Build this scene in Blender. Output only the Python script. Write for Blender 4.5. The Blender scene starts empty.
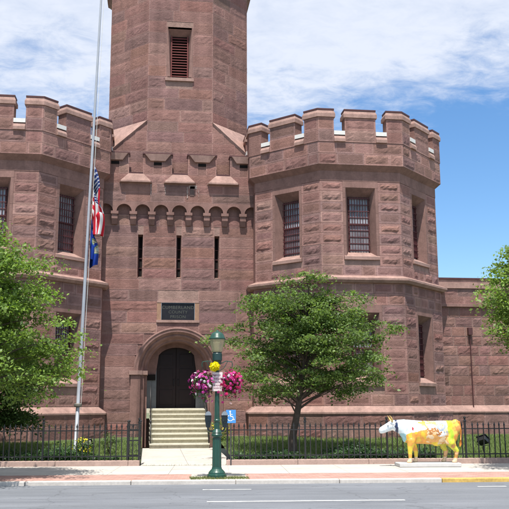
import bpy, bmesh, math, random
import numpy as np
from mathutils import Vector, Matrix
R = math.radians
random.seed(7)
sc = bpy.context.scene
C = sc.collection

# ------------------------------------------------------------------ camera, light, exposure
def make_camera():
    yaw, pitch, roll = .13, .1817, -.0042
    cd = bpy.data.cameras.new('camera'); co = bpy.data.objects.new('camera', cd); C.objects.link(co)
    cd.sensor_width = 36; cd.lens = 824.7/509*36; cd.clip_start = .2; cd.clip_end = 6000
    fwd = Vector((math.sin(yaw)*math.cos(pitch), math.cos(yaw)*math.cos(pitch), math.sin(pitch)))
    right = Vector((math.cos(yaw), -math.sin(yaw), 0)); up = right.cross(fwd)
    m = Matrix((right, up, -fwd)).transposed().to_4x4() @ Matrix.Rotation(-roll, 4, 'Z').inverted()
    m.translation = Vector((-1.24, -34.5, 1.7)); co.matrix_world = m
    sc.camera = co
make_camera()

SUN_EL, SUN_AZ = R(68), R(-13)       # azimuth from the facade's normal, negative = from the left
w = bpy.data.worlds.new('World'); sc.world = w; w.use_nodes = True
def build_world():
    nt = w.node_tree; nt.nodes.clear(); N = nt.nodes.new; L = nt.links.new
    out = N('ShaderNodeOutputWorld'); mix = N('ShaderNodeMixShader')
    bg = N('ShaderNodeBackground'); sky = N('ShaderNodeTexSky'); sky.sky_type = 'NISHITA'; sky.sun_disc = False
    sky.sun_elevation = SUN_EL; sky.sun_rotation = R(180) - SUN_AZ*-1
    sky.air_density = 1.0; sky.dust_density = .15; sky.ozone_density = 3.5
    bg.inputs[1].default_value = .115
    hs = N('ShaderNodeHueSaturation'); hs.inputs['Saturation'].default_value = 1.17; hs.inputs['Value'].default_value = .97; L(sky.outputs[0], hs.inputs['Color']); L(hs.outputs[0], bg.inputs[0])
    cl = N('ShaderNodeBackground'); cl.inputs[0].default_value = (.84, .89, 1, 1); cl.inputs[1].default_value = .62
    tc = N('ShaderNodeTexCoord'); sep = N('ShaderNodeSeparateXYZ'); L(tc.outputs['Generated'], sep.inputs[0])
    def mth(op, a, b=None, clamp=False):
        n = N('ShaderNodeMath'); n.operation = op; n.use_clamp = clamp
        for i, v in enumerate((a, b)):
            if v is None: continue
            if isinstance(v, (int, float)): n.inputs[i].default_value = v
            else: L(v, n.inputs[i])
        return n.outputs[0]
    den = mth('ADD', mth('MAXIMUM', sep.outputs['Z'], 0.02), .12)
    comb = N('ShaderNodeCombineXYZ'); L(mth('DIVIDE', sep.outputs['X'], den), comb.inputs[0]); L(mth('DIVIDE', sep.outputs['Y'], den), comb.inputs[1])
    def noise(scale, detail, rough, dist=0, off=(0, 0, 0), sc3=(1, 1, 1)):
        mp = N('ShaderNodeMapping'); L(comb.outputs[0], mp.inputs[0]); mp.inputs['Location'].default_value = off; mp.inputs['Scale'].default_value = sc3
        n = N('ShaderNodeTexNoise'); L(mp.outputs[0], n.inputs['Vector'])
        n.inputs['Scale'].default_value = scale; n.inputs['Detail'].default_value = detail; n.inputs['Roughness'].default_value = rough; n.inputs['Distortion'].default_value = dist
        return n.outputs['Fac']
    big = noise(1.6, 6, .55, .1, (3.1, 1.2, 0), (1, 1.2, 1)); fine = noise(11, 9, .66, .35, (0, 4, 0), (1, 1.25, 1))
    # a bank of broken cirrus from about 20 degrees up
    v = mth('ADD', mth('MULTIPLY', mth('SUBTRACT', sep.outputs['Z'], .352), 15.0), mth('MULTIPLY', mth('SUBTRACT', big, .5), 3.4))
    v = mth('ADD', v, mth('MULTIPLY', mth('SUBTRACT', fine, .5), 2.2))
    mr = N('ShaderNodeMapRange'); mr.interpolation_type = 'SMOOTHSTEP'; L(v, mr.inputs[0])
    mr.inputs[1].default_value = -.75; mr.inputs[2].default_value = 1.1; mr.inputs[3].default_value = 0; mr.inputs[4].default_value = .9
    al = N('ShaderNodeMapRange'); L(mth('ADD', mth('MULTIPLY', fine, .6), mth('MULTIPLY', big, .4)), al.inputs[0]); al.inputs[1].default_value = .38; al.inputs[2].default_value = .58; al.inputs[3].default_value = .84; al.inputs[4].default_value = 1.03
    L(mth('MULTIPLY', mr.outputs[0], al.outputs[0], True), mix.inputs[0]); L(bg.outputs[0], mix.inputs[1]); L(cl.outputs[0], mix.inputs[2]); L(mix.outputs[0], out.inputs[0])
build_world()
sd = bpy.data.lights.new('sun', 'SUN'); so = bpy.data.objects.new('sun', sd); C.objects.link(so)
sd.energy = 4.4; sd.angle = R(.53); sd.color = (1, .955, .88)
sun_dir = Vector((math.sin(SUN_AZ)*math.cos(SUN_EL), -math.cos(SUN_AZ)*math.cos(SUN_EL), math.sin(SUN_EL)))   # towards the sun
so.rotation_euler = (-sun_dir).to_track_quat('-Z', 'Y').to_euler()
vs = sc.view_settings; vs.view_transform = 'Standard'; vs.look = 'None'; vs.gamma = 1; vs.use_curve_mapping = False
vs.exposure = .75

# ------------------------------------------------------------------ helpers
def nodes_of(m):
    m.use_nodes = True; nt = m.node_tree; return nt, nt.nodes['Principled BSDF']
MATS = {}
def mat(name, col, rough=.8, metal=0, noise=0, nscale=8, bump=0, bscale=40, bdist=.01, attr=False, spec=.3, trans=0, nscale2=None, streak=0):
    if name in MATS: return MATS[name]
    m = bpy.data.materials.new(name); MATS[name] = m; nt, b = nodes_of(m); N = nt.nodes.new; L = nt.links.new
    b.inputs['Roughness'].default_value = rough; b.inputs['Metallic'].default_value = metal
    b.inputs['Specular IOR Level'].default_value = spec
    tc = N('ShaderNodeTexCoord').outputs['Object']
    if attr:
        a = N('ShaderNodeAttribute'); a.attribute_name = 'Col'; src = a.outputs['Color']
    else:
        rgb = N('ShaderNodeRGB'); rgb.outputs[0].default_value = (*col, 1); src = rgb.outputs[0]
    def mul(src, scale, amt, detail=6, sc3=None, rough_=.6):
        n = N('ShaderNodeTexNoise'); n.inputs['Scale'].default_value = scale; n.inputs['Detail'].default_value = detail; n.inputs['Roughness'].default_value = rough_
        if sc3:
            mp = N('ShaderNodeMapping'); mp.inputs['Scale'].default_value = sc3; L(tc, mp.inputs[0]); L(mp.outputs[0], n.inputs['Vector'])
        else: L(tc, n.inputs['Vector'])
        r = N('ShaderNodeMapRange'); L(n.outputs['Fac'], r.inputs[0]); r.inputs[1].default_value = .25; r.inputs[2].default_value = .75
        r.inputs[3].default_value = 1-amt; r.inputs[4].default_value = 1+amt
        mx = N('ShaderNodeVectorMath'); mx.operation = 'SCALE'; L(src, mx.inputs[0]); L(r.outputs[0], mx.inputs['Scale']); return mx.outputs[0]
    if noise:
        src = mul(src, nscale, noise)
        if nscale2: src = mul(src, nscale2, noise*.8)
        if streak: src = mul(src, 1.0, streak, 5, (2.2, 2.2, .25))
    L(src, b.inputs['Base Color'])
    if bump:
        n = N('ShaderNodeTexNoise'); n.inputs['Scale'].default_value = bscale; n.inputs['Detail'].default_value = 8; n.inputs['Roughness'].default_value = .65; L(tc, n.inputs['Vector'])
        bp = N('ShaderNodeBump'); bp.inputs['Strength'].default_value = bump; bp.inputs['Distance'].default_value = bdist
        L(n.outputs['Fac'], bp.inputs['Height']); L(bp.outputs[0], b.inputs['Normal'])
    if trans:
        out = nt.nodes['Material Output']; t = N('ShaderNodeBsdfTranslucent'); mx = N('ShaderNodeMixShader'); mx.inputs[0].default_value = trans
        g = N('ShaderNodeVectorMath'); g.operation = 'MULTIPLY'; L(src, g.inputs[0]); g.inputs[1].default_value = (1.3, 1.35, .6)
        L(g.outputs[0], t.inputs[0]); L(b.outputs[0], mx.inputs[1]); L(t.outputs[0], mx.inputs[2]); L(mx.outputs[0], out.inputs[0])
    return m

class MB:
    """collects faces; build() links them as one mesh object"""
    def __init__(s): s.v = []; s.f = []; s.m = []; s.c = []
    def add(s, vs, fs, mi=0, col=(1, 1, 1)):
        o = len(s.v); s.v += [tuple(p) for p in vs]
        for f in fs: s.f.append(tuple(i+o for i in f)); s.m.append(mi); s.c.append(col)
    def quad(s, a, b, c, d, mi=0, col=(1, 1, 1)): s.add([a, b, c, d], [(0, 1, 2, 3)], mi, col)
    def box(s, x0, x1, y0, y1, z0, z1, mi=0, col=(1, 1, 1), M=None):
        vs = [Vector(p) for p in ((x0,y0,z0),(x1,y0,z0),(x1,y1,z0),(x0,y1,z0),(x0,y0,z1),(x1,y0,z1),(x1,y1,z1),(x0,y1,z1))]
        if M is not None: vs = [M @ p for p in vs]
        s.add(vs, [(0,3,2,1),(4,5,6,7),(0,1,5,4),(1,2,6,5),(2,3,7,6),(3,0,4,7)], mi, col)
    def prism(s, plan0, z0, z1, mi=0, col=(1, 1, 1), plan1=None, caps=True):
        plan1 = plan1 or plan0; n = len(plan0)
        vs = [(p[0], p[1], z0) for p in plan0]+[(p[0], p[1], z1) for p in plan1]
        fs = [(i, (i+1) % n, n+(i+1) % n, n+i) for i in range(n)]
        if caps: fs += [tuple(range(n-1, -1, -1)), tuple(range(n, 2*n))]
        s.add(vs, fs, mi, col)
    def lathe(s, prof, n=20, c=(0, 0, 0), mi=0, col=(1, 1, 1), M=None, flute=0):
        vs = []
        for (r, z) in prof:
            for i in range(n):
                rr = r*(1-(flute if i % 2 else 0)); a = 2*math.pi*i/n
                p = Vector((c[0]+rr*math.cos(a), c[1]+rr*math.sin(a), c[2]+z)); vs.append(M @ p if M is not None else p)
        fs = []
        for k in range(len(prof)-1):
            for i in range(n): fs.append((k*n+i, k*n+(i+1) % n, (k+1)*n+(i+1) % n, (k+1)*n+i))
        fs.append(tuple(range(n-1, -1, -1))); fs.append(tuple((len(prof)-1)*n+i for i in range(n)))
        s.add(vs, fs, mi, col)
    def tube(s, pts, rad, n=8, mi=0, col=(1, 1, 1)):
        pts = [Vector(p) for p in pts]; rs = rad if isinstance(rad, (list, tuple)) else [rad]*len(pts); vs = []
        ref = Vector((.31, .87, .12)).normalized()
        for i, p in enumerate(pts):
            t = (pts[min(i+1, len(pts)-1)]-pts[max(i-1, 0)]).normalized()
            a = t.cross(ref)
            if a.length < .1: a = t.cross(Vector((1, 0, 0)))
            a.normalize(); b = t.cross(a)
            for k in range(n):
                an = 2*math.pi*k/n; vs.append(p+(a*math.cos(an)+b*math.sin(an))*rs[i])
        fs = [(i*n+k, i*n+(k+1) % n, (i+1)*n+(k+1) % n, (i+1)*n+k) for i in range(len(pts)-1) for k in range(n)]
        fs += [tuple(range(n)), tuple((len(pts)-1)*n+k for k in range(n-1, -1, -1))]
        s.add(vs, fs, mi, col)
    def mesh(s, name, mats, smooth=False):
        me = bpy.data.meshes.new(name); me.from_pydata([tuple(v) for v in s.v], [], s.f)
        for m_ in (mats if isinstance(mats, (list, tuple)) else [mats]): me.materials.append(m_)
        me.polygons.foreach_set('material_index', s.m)
        tot = np.zeros(len(s.f), int); me.polygons.foreach_get('loop_total', tot)
        cols = np.repeat(np.array([(*c[:3], 1.) for c in s.c]), tot, axis=0)
        a = me.color_attributes.new('Col', 'FLOAT_COLOR', 'CORNER'); a.data.foreach_set('color', cols.astype(np.float32).ravel())
        if smooth: me.polygons.foreach_set('use_smooth', [True]*len(me.polygons))
        me.update(); return me
    def build(s, name, mats, parent=None, smooth=False, bevel=0):
        o = bpy.data.objects.new(name, s.mesh(name, mats, smooth)); C.objects.link(o)
        if parent is not None: o.parent = parent
        if bevel:
            b = o.modifiers.new('bevel', 'BEVEL'); b.width = bevel; b.segments = 2; b.limit_method = 'ANGLE'
        return o
def tag(o, label=None, cat=None, group=None, kind=None):
    if label: o['label'] = label
    if cat: o['category'] = cat
    if group: o['group'] = group
    if kind: o['kind'] = kind
    return o
def empty(name, loc=(0, 0, 0), rz=0, label=None, cat=None, group=None):
    o = bpy.data.objects.new(name, None); C.objects.link(o); o.location = loc; o.rotation_euler.z = rz
    return tag(o, label, cat, group)
def copy_tree(o, parent=None):
    c = o.copy(); C.objects.link(c)
    if parent is not None: c.parent = parent
    for ch in list(o.children): copy_tree(ch, c)
    return c

# ------------------------------------------------------------------ materials
STONE = mat('brownstone', (.3, .15, .13), .92, noise=.17, nscale=3.5, nscale2=26, bump=.8, bscale=13, bdist=.025, attr=True, spec=.2, streak=.24)
TRIM = mat('dressed_sandstone', (.30, .192, .165), .88, noise=.22, nscale=5, nscale2=30, bump=.25, bscale=50, attr=False, spec=.2, streak=.24)
SMOOTH = mat('tooled_brownstone', (.212, .125, .109), .9, noise=.2, nscale=4, nscale2=24, bump=.3, bscale=45, spec=.2, streak=.24)
MORTAR = (.27, .175, .15)
FLASH = mat('dark_flashing', (.075, .03, .03), .5, noise=.2)
WHITE = mat('white_flashing', (.62, .61, .59), .5, noise=.08)
IRON = mat('black_iron', (.012, .012, .013), .45, spec=.5, noise=.3, nscale=20)
REDIRON = mat('dark_red_iron', (.075, .022, .024), .55, noise=.25, nscale=12)
GLASS = mat('old_window_glass', (.30, .31, .35), .12, spec=.6, noise=.5, nscale=1.6, nscale2=5)
DARK = mat('dark_interior_and_shadow', (.008, .006, .006), .9)
DOORM = mat('maroon_door_paint', (.014, .005, .005), .55, noise=.25, nscale=5)
GREYP = mat('grey_blue_paint', (.13, .14, .15), .6, noise=.15)
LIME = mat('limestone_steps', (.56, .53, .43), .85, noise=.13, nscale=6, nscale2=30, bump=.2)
RISER = mat('shaded_limestone_riser', (.40, .36, .27), .9, noise=.2, nscale=8, nscale2=25, bump=.3)  # same limestone, darker: shadow between the treads put into the riser colour
CONC = mat('sidewalk_concrete', (.45, .415, .375), .9, noise=.13, nscale=1.1, nscale2=11, bump=.15, bscale=90, bdist=.003)
PINKC = mat('fence_base_stone', (.36, .255, .22), .9, noise=.16, nscale=4, nscale2=20, bump=.3)
KERB = mat('kerb_concrete', (.50, .46, .42), .9, noise=.16, nscale=3, nscale2=18, bump=.25)
YKERB = mat('yellow_kerb_paint', (.52, .34, .10), .8, noise=.25, nscale=6, nscale2=20)
LINE = mat('road_paint', (.50, .51, .51), .75, noise=.42, nscale=7, nscale2=34)
LGREEN = mat('lamp_green_paint', (.012, .058, .042), .38, spec=.5, noise=.2, nscale=9)
STEEL = mat('aluminium_pole', (.36, .38, .42), .5, metal=.3, noise=.1, nscale=3)
BARK = mat('bark', (.085, .065, .052), .95, noise=.35, nscale=9, bump=.6, bscale=30)
LEAF = mat('leaves', (.05, .1, .02), .5, attr=True, trans=.42, spec=.35)
GRASSM = mat('grass_blades', (.05, .1, .02), .6, attr=True, trans=.3, spec=.2)
PETAL = mat('petals', (.5, .05, .2), .6, attr=True, trans=.25, spec=.2)
def brick_mat():
    m = bpy.data.materials.new('red_brick_paving'); nt, b = nodes_of(m); N = nt.nodes.new; L = nt.links.new
    tc = N('ShaderNodeTexCoord'); br = N('ShaderNodeTexBrick'); L(tc.outputs['Object'], br.inputs[0])
    br.inputs['Scale'].default_value = 1; br.inputs['Brick Width'].default_value = .21; br.inputs['Row Height'].default_value = .105; br.inputs['Mortar Size'].default_value = .006
    br.inputs['Color1'].default_value = (.32, .165, .135, 1); br.inputs['Color2'].default_value = (.41, .235, .195, 1); br.inputs['Mortar'].default_value = (.36, .29, .25, 1)
    n = N('ShaderNodeTexNoise'); n.inputs['Scale'].default_value = 2.5; n.inputs['Detail'].default_value = 8; L(tc.outputs['Object'], n.inputs['Vector'])
    mx = N('ShaderNodeMixRGB'); mx.blend_type = 'OVERLAY'; mx.inputs[0].default_value = .35; L(br.outputs[0], mx.inputs[1]); L(n.outputs['Fac'], mx.inputs[2]); L(mx.outputs[0], b.inputs['Base Color'])
    b.inputs['Roughness'].default_value = .9; return m
def asphalt_mat():
    m = bpy.data.materials.new('asphalt'); nt, b = nodes_of(m); N = nt.nodes.new; L = nt.links.new
    tc = N('ShaderNodeTexCoord').outputs['Object']
    def noise(s, d, sc3=None):
        n = N('ShaderNodeTexNoise'); n.inputs['Scale'].default_value = s; n.inputs['Detail'].default_value = d; n.inputs['Roughness'].default_value = .65
        mp = N('ShaderNodeMapping'); L(tc, mp.inputs[0]); mp.inputs['Scale'].default_value = sc3 or (1, 1, 1); L(mp.outputs[0], n.inputs['Vector']); return n.outputs['Fac']
    cr = N('ShaderNodeValToRGB'); cr.color_ramp.elements[0].position = .3; cr.color_ramp.elements[0].color = (.125, .135, .155, 1)
    cr.color_ramp.elements[1].position = .7; cr.color_ramp.elements[1].color = (.175, .186, .205, 1)
    L(noise(.9, 7, (.25, 2.4, 1)), cr.inputs[0])
    mx = N('ShaderNodeMixRGB'); mx.blend_type = 'OVERLAY'; mx.inputs[0].default_value = .45; L(cr.outputs[0], mx.inputs[1]); L(noise(60, 4), mx.inputs[2])
    vo = N('ShaderNodeTexVoronoi'); vo.feature = 'DISTANCE_TO_EDGE'; vo.inputs['Scale'].default_value = .42
    nd = N('ShaderNodeTexNoise'); nd.inputs['Scale'].default_value = 1.3; nd.inputs['Detail'].default_value = 6; L(tc, nd.inputs['Vector'])
    ad = N('ShaderNodeVectorMath'); ad.operation = 'ADD'; L(tc, ad.inputs[0]); L(nd.outputs['Color'], ad.inputs[1]); L(ad.outputs[0], vo.inputs['Vector'])
    rc = N('ShaderNodeMapRange'); L(vo.outputs['Distance'], rc.inputs[0]); rc.inputs[1].default_value = .002; rc.inputs[2].default_value = .010; rc.inputs[3].default_value = .76; rc.inputs[4].default_value = 1
    ro = N('ShaderNodeMapRange'); L(noise(.55, 5, (.5, 1.4, 1)), ro.inputs[0]); ro.inputs[1].default_value = .35; ro.inputs[2].default_value = .7; ro.inputs[3].default_value = .84; ro.inputs[4].default_value = 1.1
    m1 = N('ShaderNodeMath'); m1.operation = 'MULTIPLY'; L(rc.outputs[0], m1.inputs[0]); L(ro.outputs[0], m1.inputs[1])
    sc_ = N('ShaderNodeVectorMath'); sc_.operation = 'SCALE'; L(mx.outputs[0], sc_.inputs[0]); L(m1.outputs[0], sc_.inputs['Scale'])
    L(sc_.outputs[0], b.inputs['Base Color']); b.inputs['Roughness'].default_value = .85
    bp = N('ShaderNodeBump'); bp.inputs['Strength'].default_value = .4; bp.inputs['Distance'].default_value = .005; L(noise(110, 3), bp.inputs['Height']); L(bp.outputs[0], b.inputs['Normal'])
    return m
BRICK = brick_mat(); ASPH = asphalt_mat()
LAWN = mat('lawn_ground', (.075, .11, .035), .95, noise=.4, nscale=3, nscale2=20, bump=.8, bscale=60, bdist=.03)
EARTH = mat('far_ground', (.12, .13, .07), .95, noise=.3, nscale=.05)

# ------------------------------------------------------------------ ground and street (street runs a few degrees off the facade)
SA = -.085
def struct(o): return tag(o, kind='structure')
street = Matrix.Rotation(SA, 4, 'Z')
def sheet(name, u0, u1, v0, v1, z, m, thick=0):
    b = MB()
    if thick: b.box(u0, u1, v0, v1, z-thick, z)
    else: b.quad((u0, v0, z), (u1, v0, z), (u1, v1, z), (u0, v1, z))
    o = b.build(name, m); o.matrix_world = street; return struct(o)
g = MB(); g.quad((-1500, -1500, -.4), (1500, -1500, -.4), (1500, 1500, -.4), (-1500, 1500, -.4)); struct(g.build('ground', EARTH))
RZ = -.09
sheet('road', -120, 120, -26, -14.60, RZ, ASPH)
sheet('pavement_far', -120, 120, -40, -26, .0, CONC, .3)
# pavement slabs with scored joints
pv = MB()
u = -60.0
while u < 60:
    for (a, b_) in ((-12.72, -11.15), (-11.14, -9.58)):
        c_ = .97+random.random()*.06
        pv.box(u+.004, u+1.546, a+.004, b_-.004, -.3, random.uniform(-.001, .001))
    u += 1.55
o = pv.build('pavement', CONC); o.matrix_world = street; struct(o)
sheet('pavement_bed', -60, 60, -12.75, -9.3, -.02, KERB)
sheet('brick_strip', -60, 1.05, -14.42, -12.725, -.004, BRICK, .3)
sheet('brick_strip', 2.4, 60, -14.42, -12.725, -.004, BRICK, .3)
sheet('concrete_patch', 1.05, 2.4, -14.42, -12.725, -.006, CONC, .3)
kb = MB(); u = -61.18
while u < 60:
    kb.box(u+.005, u+2.43, -14.60, -14.42, -.4, .006+random.uniform(-.003, .003), 0 if not (6.9 < u < 14) else 1); u += 2.435
o = kb.build('kerb', [KERB, YKERB], bevel=.02); o.matrix_world = street; struct(o)
def mark(u0, u1, v0, v1): sheet('road_marking', u0, u1, v0, v1, RZ+.004, LINE)
mark(1.38, 2.44, -15.93, -15.81); mark(7.5, 8.15, -15.75, -15.63); mark(1.5, 5.3, -18.25, -18.11)
mark(13.5, 17.5, -18.25, -18.11); mark(-10.5, -6.6, -18.25, -18.11); mark(-5.0, -4.0, -15.93, -15.81)
# yard: lawn gently rising to the building, walkway between the fences
yd = MB()
FY = lambda x: -9.45+math.tan(SA)*x
for (x0, x1) in ((-60, -1.35), (1.42, 60)):
    yd.quad((x0, FY(x0), .06), (x1, FY(x1), .06), (x1, -3.9, .50), (x0, -3.9, .50)); yd.quad((x0, -3.9, .50), (x1, -3.9, .50), (x1, -1, .52), (x0, -1, .52))
struct(yd.build('lawn', LAWN))
wk = MB(); ys = [-9.6, -8.0, -6.4, -4.8, -3.1]
for i in range(4):
    z0, z1 = [.0+.18*(t+9.6)/6.2 for t in (ys[i]+.006, ys[i+1]-.006)]
    for (a, b_) in ((-1.34, .035), (.045, 1.40)):
        y0a, y0b = (ys[i]+.006 if i else FY(a)-.1), (ys[i]+.006 if i else FY(b_)-.1)
        wk.quad((a, y0a, z0), (b_, y0b, z0), (b_, ys[i+1]-.006, z1), (a, ys[i+1]-.006, z1))
struct(wk.build('walkway', CONC))
wb = MB(); wb.quad((-1.35, -9.6, -.015), (1.42, -9.6, -.015), (1.42, -3.0, .17), (-1.35, -3.0, .17)); struct(wb.build('walkway_bed', KERB))

# ------------------------------------------------------------------ masonry generator
def tone():
    t = random.random(); k = random.uniform(.90, 1.13)
    if t < .55: c = (.212, .116, .101)
    elif t < .76: c = (.184, .108, .099)
    elif t < .91: c = (.240, .140, .120)
    elif t < .96: c = (.225, .116, .098)
    else: c = (.170, .100, .092)
    return tuple(v*k for v in c)
def lerp(a, b, t): return a+(b-a)*t
def blocks(mb, P, u0, u1, rows, holes=(), lmin=.55, lmax=1.25, margin=.055, rock=.05, joint=.012, endm=.06, seedrow=0, mcol=1.28, core=True, rough=True):
    """P(u,z,d) -> world point; rows = list of (z0,z1); holes = (ua,ub,za,zb)"""
    zmin, zmax = rows[0][0], rows[-1][1]
    if core:       # mortar plane behind the blocks, cut round the holes
        us = sorted({u0, u1}|{h[0] for h in holes}|{h[1] for h in holes}); zs = sorted({zmin, zmax}|{h[2] for h in holes if zmin < h[2] < zmax}|{h[3] for h in holes if zmin < h[3] < zmax})
        us = [q for q in us if u0 <= q <= u1]
        for i in range(len(us)-1):
            for k in range(len(zs)-1):
                uc, zc = (us[i]+us[i+1])/2, (zs[k]+zs[k+1])/2
                if any(h[0] < uc < h[1] and h[2] < zc < h[3] for h in holes): continue
                mb.quad(P(us[i], zs[k], -.012), P(us[i+1], zs[k], -.012), P(us[i+1], zs[k+1], -.012), P(us[i], zs[k+1], -.012), 0, MORTAR)
    for (z0, z1) in rows:
        segs = [(u0, u1)]
        for h in holes:
            if h[2] < z1-.02 and h[3] > z0+.02:
                ns = []
                for (a, b) in segs:
                    if h[1] <= a or h[0] >= b: ns.append((a, b)); continue
                    if h[0] > a: ns.append((a, h[0]))
                    if h[1] < b: ns.append((h[1], b))
                segs = ns
        for (a, b) in segs:
            if b-a < .03: continue
            cuts = [a]; 
            while b-cuts[-1] > lmax*1.15:
                cuts.append(cuts[-1]+random.uniform(lmin, lmax))
                if b-cuts[-1] < lmin*.6: cuts.pop(); break
            if b-cuts[-1] > lmax*1.3: cuts.append((cuts[-1]+b)/2)
            cuts.append(b)
            for i in range(len(cuts)-1):
                ua = cuts[i]+(joint/2 if cuts[i] > u0+1e-4 else 0); ub = cuts[i+1]-(joint/2 if cuts[i+1] < u1-1e-4 else 0)
                block(mb, P, ua, ub, z0+joint/2, z1-joint/2, margin, rock*.5*random.choice((.12, .3, .55, .8, 1.05, 1.35)), mcol*random.uniform(.9, 1.06), rough)
def block(mb, P, ua, ub, za, zb, margin, rock, mcol, rough):
    if random.random() < .5: margin *= random.uniform(.5, 1.0)
    base = tone(); mc = tuple(min(.9, v*mcol*.98+.015) for v in base); c0 = tuple(v*random.uniform(.96, 1.04) for v in base)
    # joint sides
    for (p, q) in (((ua, za), (ub, za)), ((ub, za), (ub, zb)), ((ub, zb), (ua, zb)), ((ua, zb), (ua, za))):
        mb.quad(P(p[0], p[1], -.015), P(q[0], q[1], -.015), P(q[0], q[1], 0), P(p[0], p[1], 0), 0, mc)
    W_, H_ = ub-ua, zb-za; m = min(margin, W_*.25, H_*.25)
    if not rough or W_ < .16:
        mb.quad(P(ua, za, 0), P(ub, za, 0), P(ub, zb, 0), P(ua, zb, 0), 0, mc); return
    i0, i1, j0, j1 = ua+m, ub-m, za+m, zb-m
    o_ = [(ua, za), (ub, za), (ub, zb), (ua, zb)]; n_ = [(i0, j0), (i1, j0), (i1, j1), (i0, j1)]
    for k in range(4):
        a, b = o_[k], o_[(k+1) % 4]; c, d = n_[(k+1) % 4], n_[k]
        mb.quad(P(*a, 0), P(*b, 0), P(*c, 0), P(*d, 0), 0, mc)
    nu = max(2, min(9, int(round((i1-i0)/.13)))+1); nz = max(2, int(round((j1-j0)/.12))+1)
    tu, tz = random.uniform(-.5, .5)*rock, random.uniform(-.5, .5)*rock
    grid = []
    for k in range(nz+1):
        for i in range(nu+1):
            fu, fz = i/nu, k/nz; edge = i in (0, nu) or k in (0, nz)
            d = 0 if edge else rock*random.uniform(.35, 1.35)+tu*(fu-.5)+tz*(fz-.5)
            ju = 0 if edge else random.uniform(-.25, .25)/nu; jz = 0 if edge else random.uniform(-.25, .25)/nz
            grid.append(P(lerp(i0, i1, fu+ju), lerp(j0, j1, fz+jz), max(d, 0)))
    fs = [(k*(nu+1)+i, k*(nu+1)+i+1, (k+1)*(nu+1)+i+1, (k+1)*(nu+1)+i) for k in range(nz) for i in range(nu)]
    mb.add(grid, fs, 0, c0)
def rows_between(z0, z1, h, jitter=.0):
    n = max(1, round((z1-z0)/h)); e = [z0+(z1-z0)*i/n for i in range(n+1)]
    for i in range(1, n): e[i] += random.uniform(-jitter, jitter)
    return [(e[i], e[i+1]) for i in range(n)]

# ------------------------------------------------------------------ the prison
prison = empty('prison_building', (0, 0, 0), 0, 'castle-like brownstone prison with two battlemented octagonal towers, a taller central tower and an arched door', 'building')
TX, TYC = 6.985, .076
AP_B, AP_L, AP_P, AP_PL, AP_S = 3.88, 3.95, 4.12, 4.17, 4.18
T8 = math.tan(R(22.5))
def oct_plan(cx, cy, ap): return [(cx+ap/math.cos(R(22.5))*math.cos(R(a)), cy+ap/math.cos(R(22.5))*math.sin(R(a))) for a in range(-112, 248, 45) for a in [a-.5]]
def faceP(cx, cy, ap, th):
    n = Vector((math.cos(R(th)), math.sin(R(th)), 0)); u_ = Vector((-n.y, n.x, 0)); o_ = Vector((cx, cy, 0))
    def P(u, z, d): q = o_+n*(ap+d)+u_*u; return (q.x, q.y, z)
    return P
Z_WT0, Z_WT1, Z_S0, Z_S1, Z_F0, Z_F1, Z_PT = 1.40, 1.70, 6.36, 6.62, 10.40, 11.00, 12.10
Z_M, Z_CAP = 12.92, 13.27
UW = (-.60, .60, 7.40, 10.14)      # upper window opening (outer)
LW = (-.60, .60, 2.58, 5.20)
SUR = .11
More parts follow.
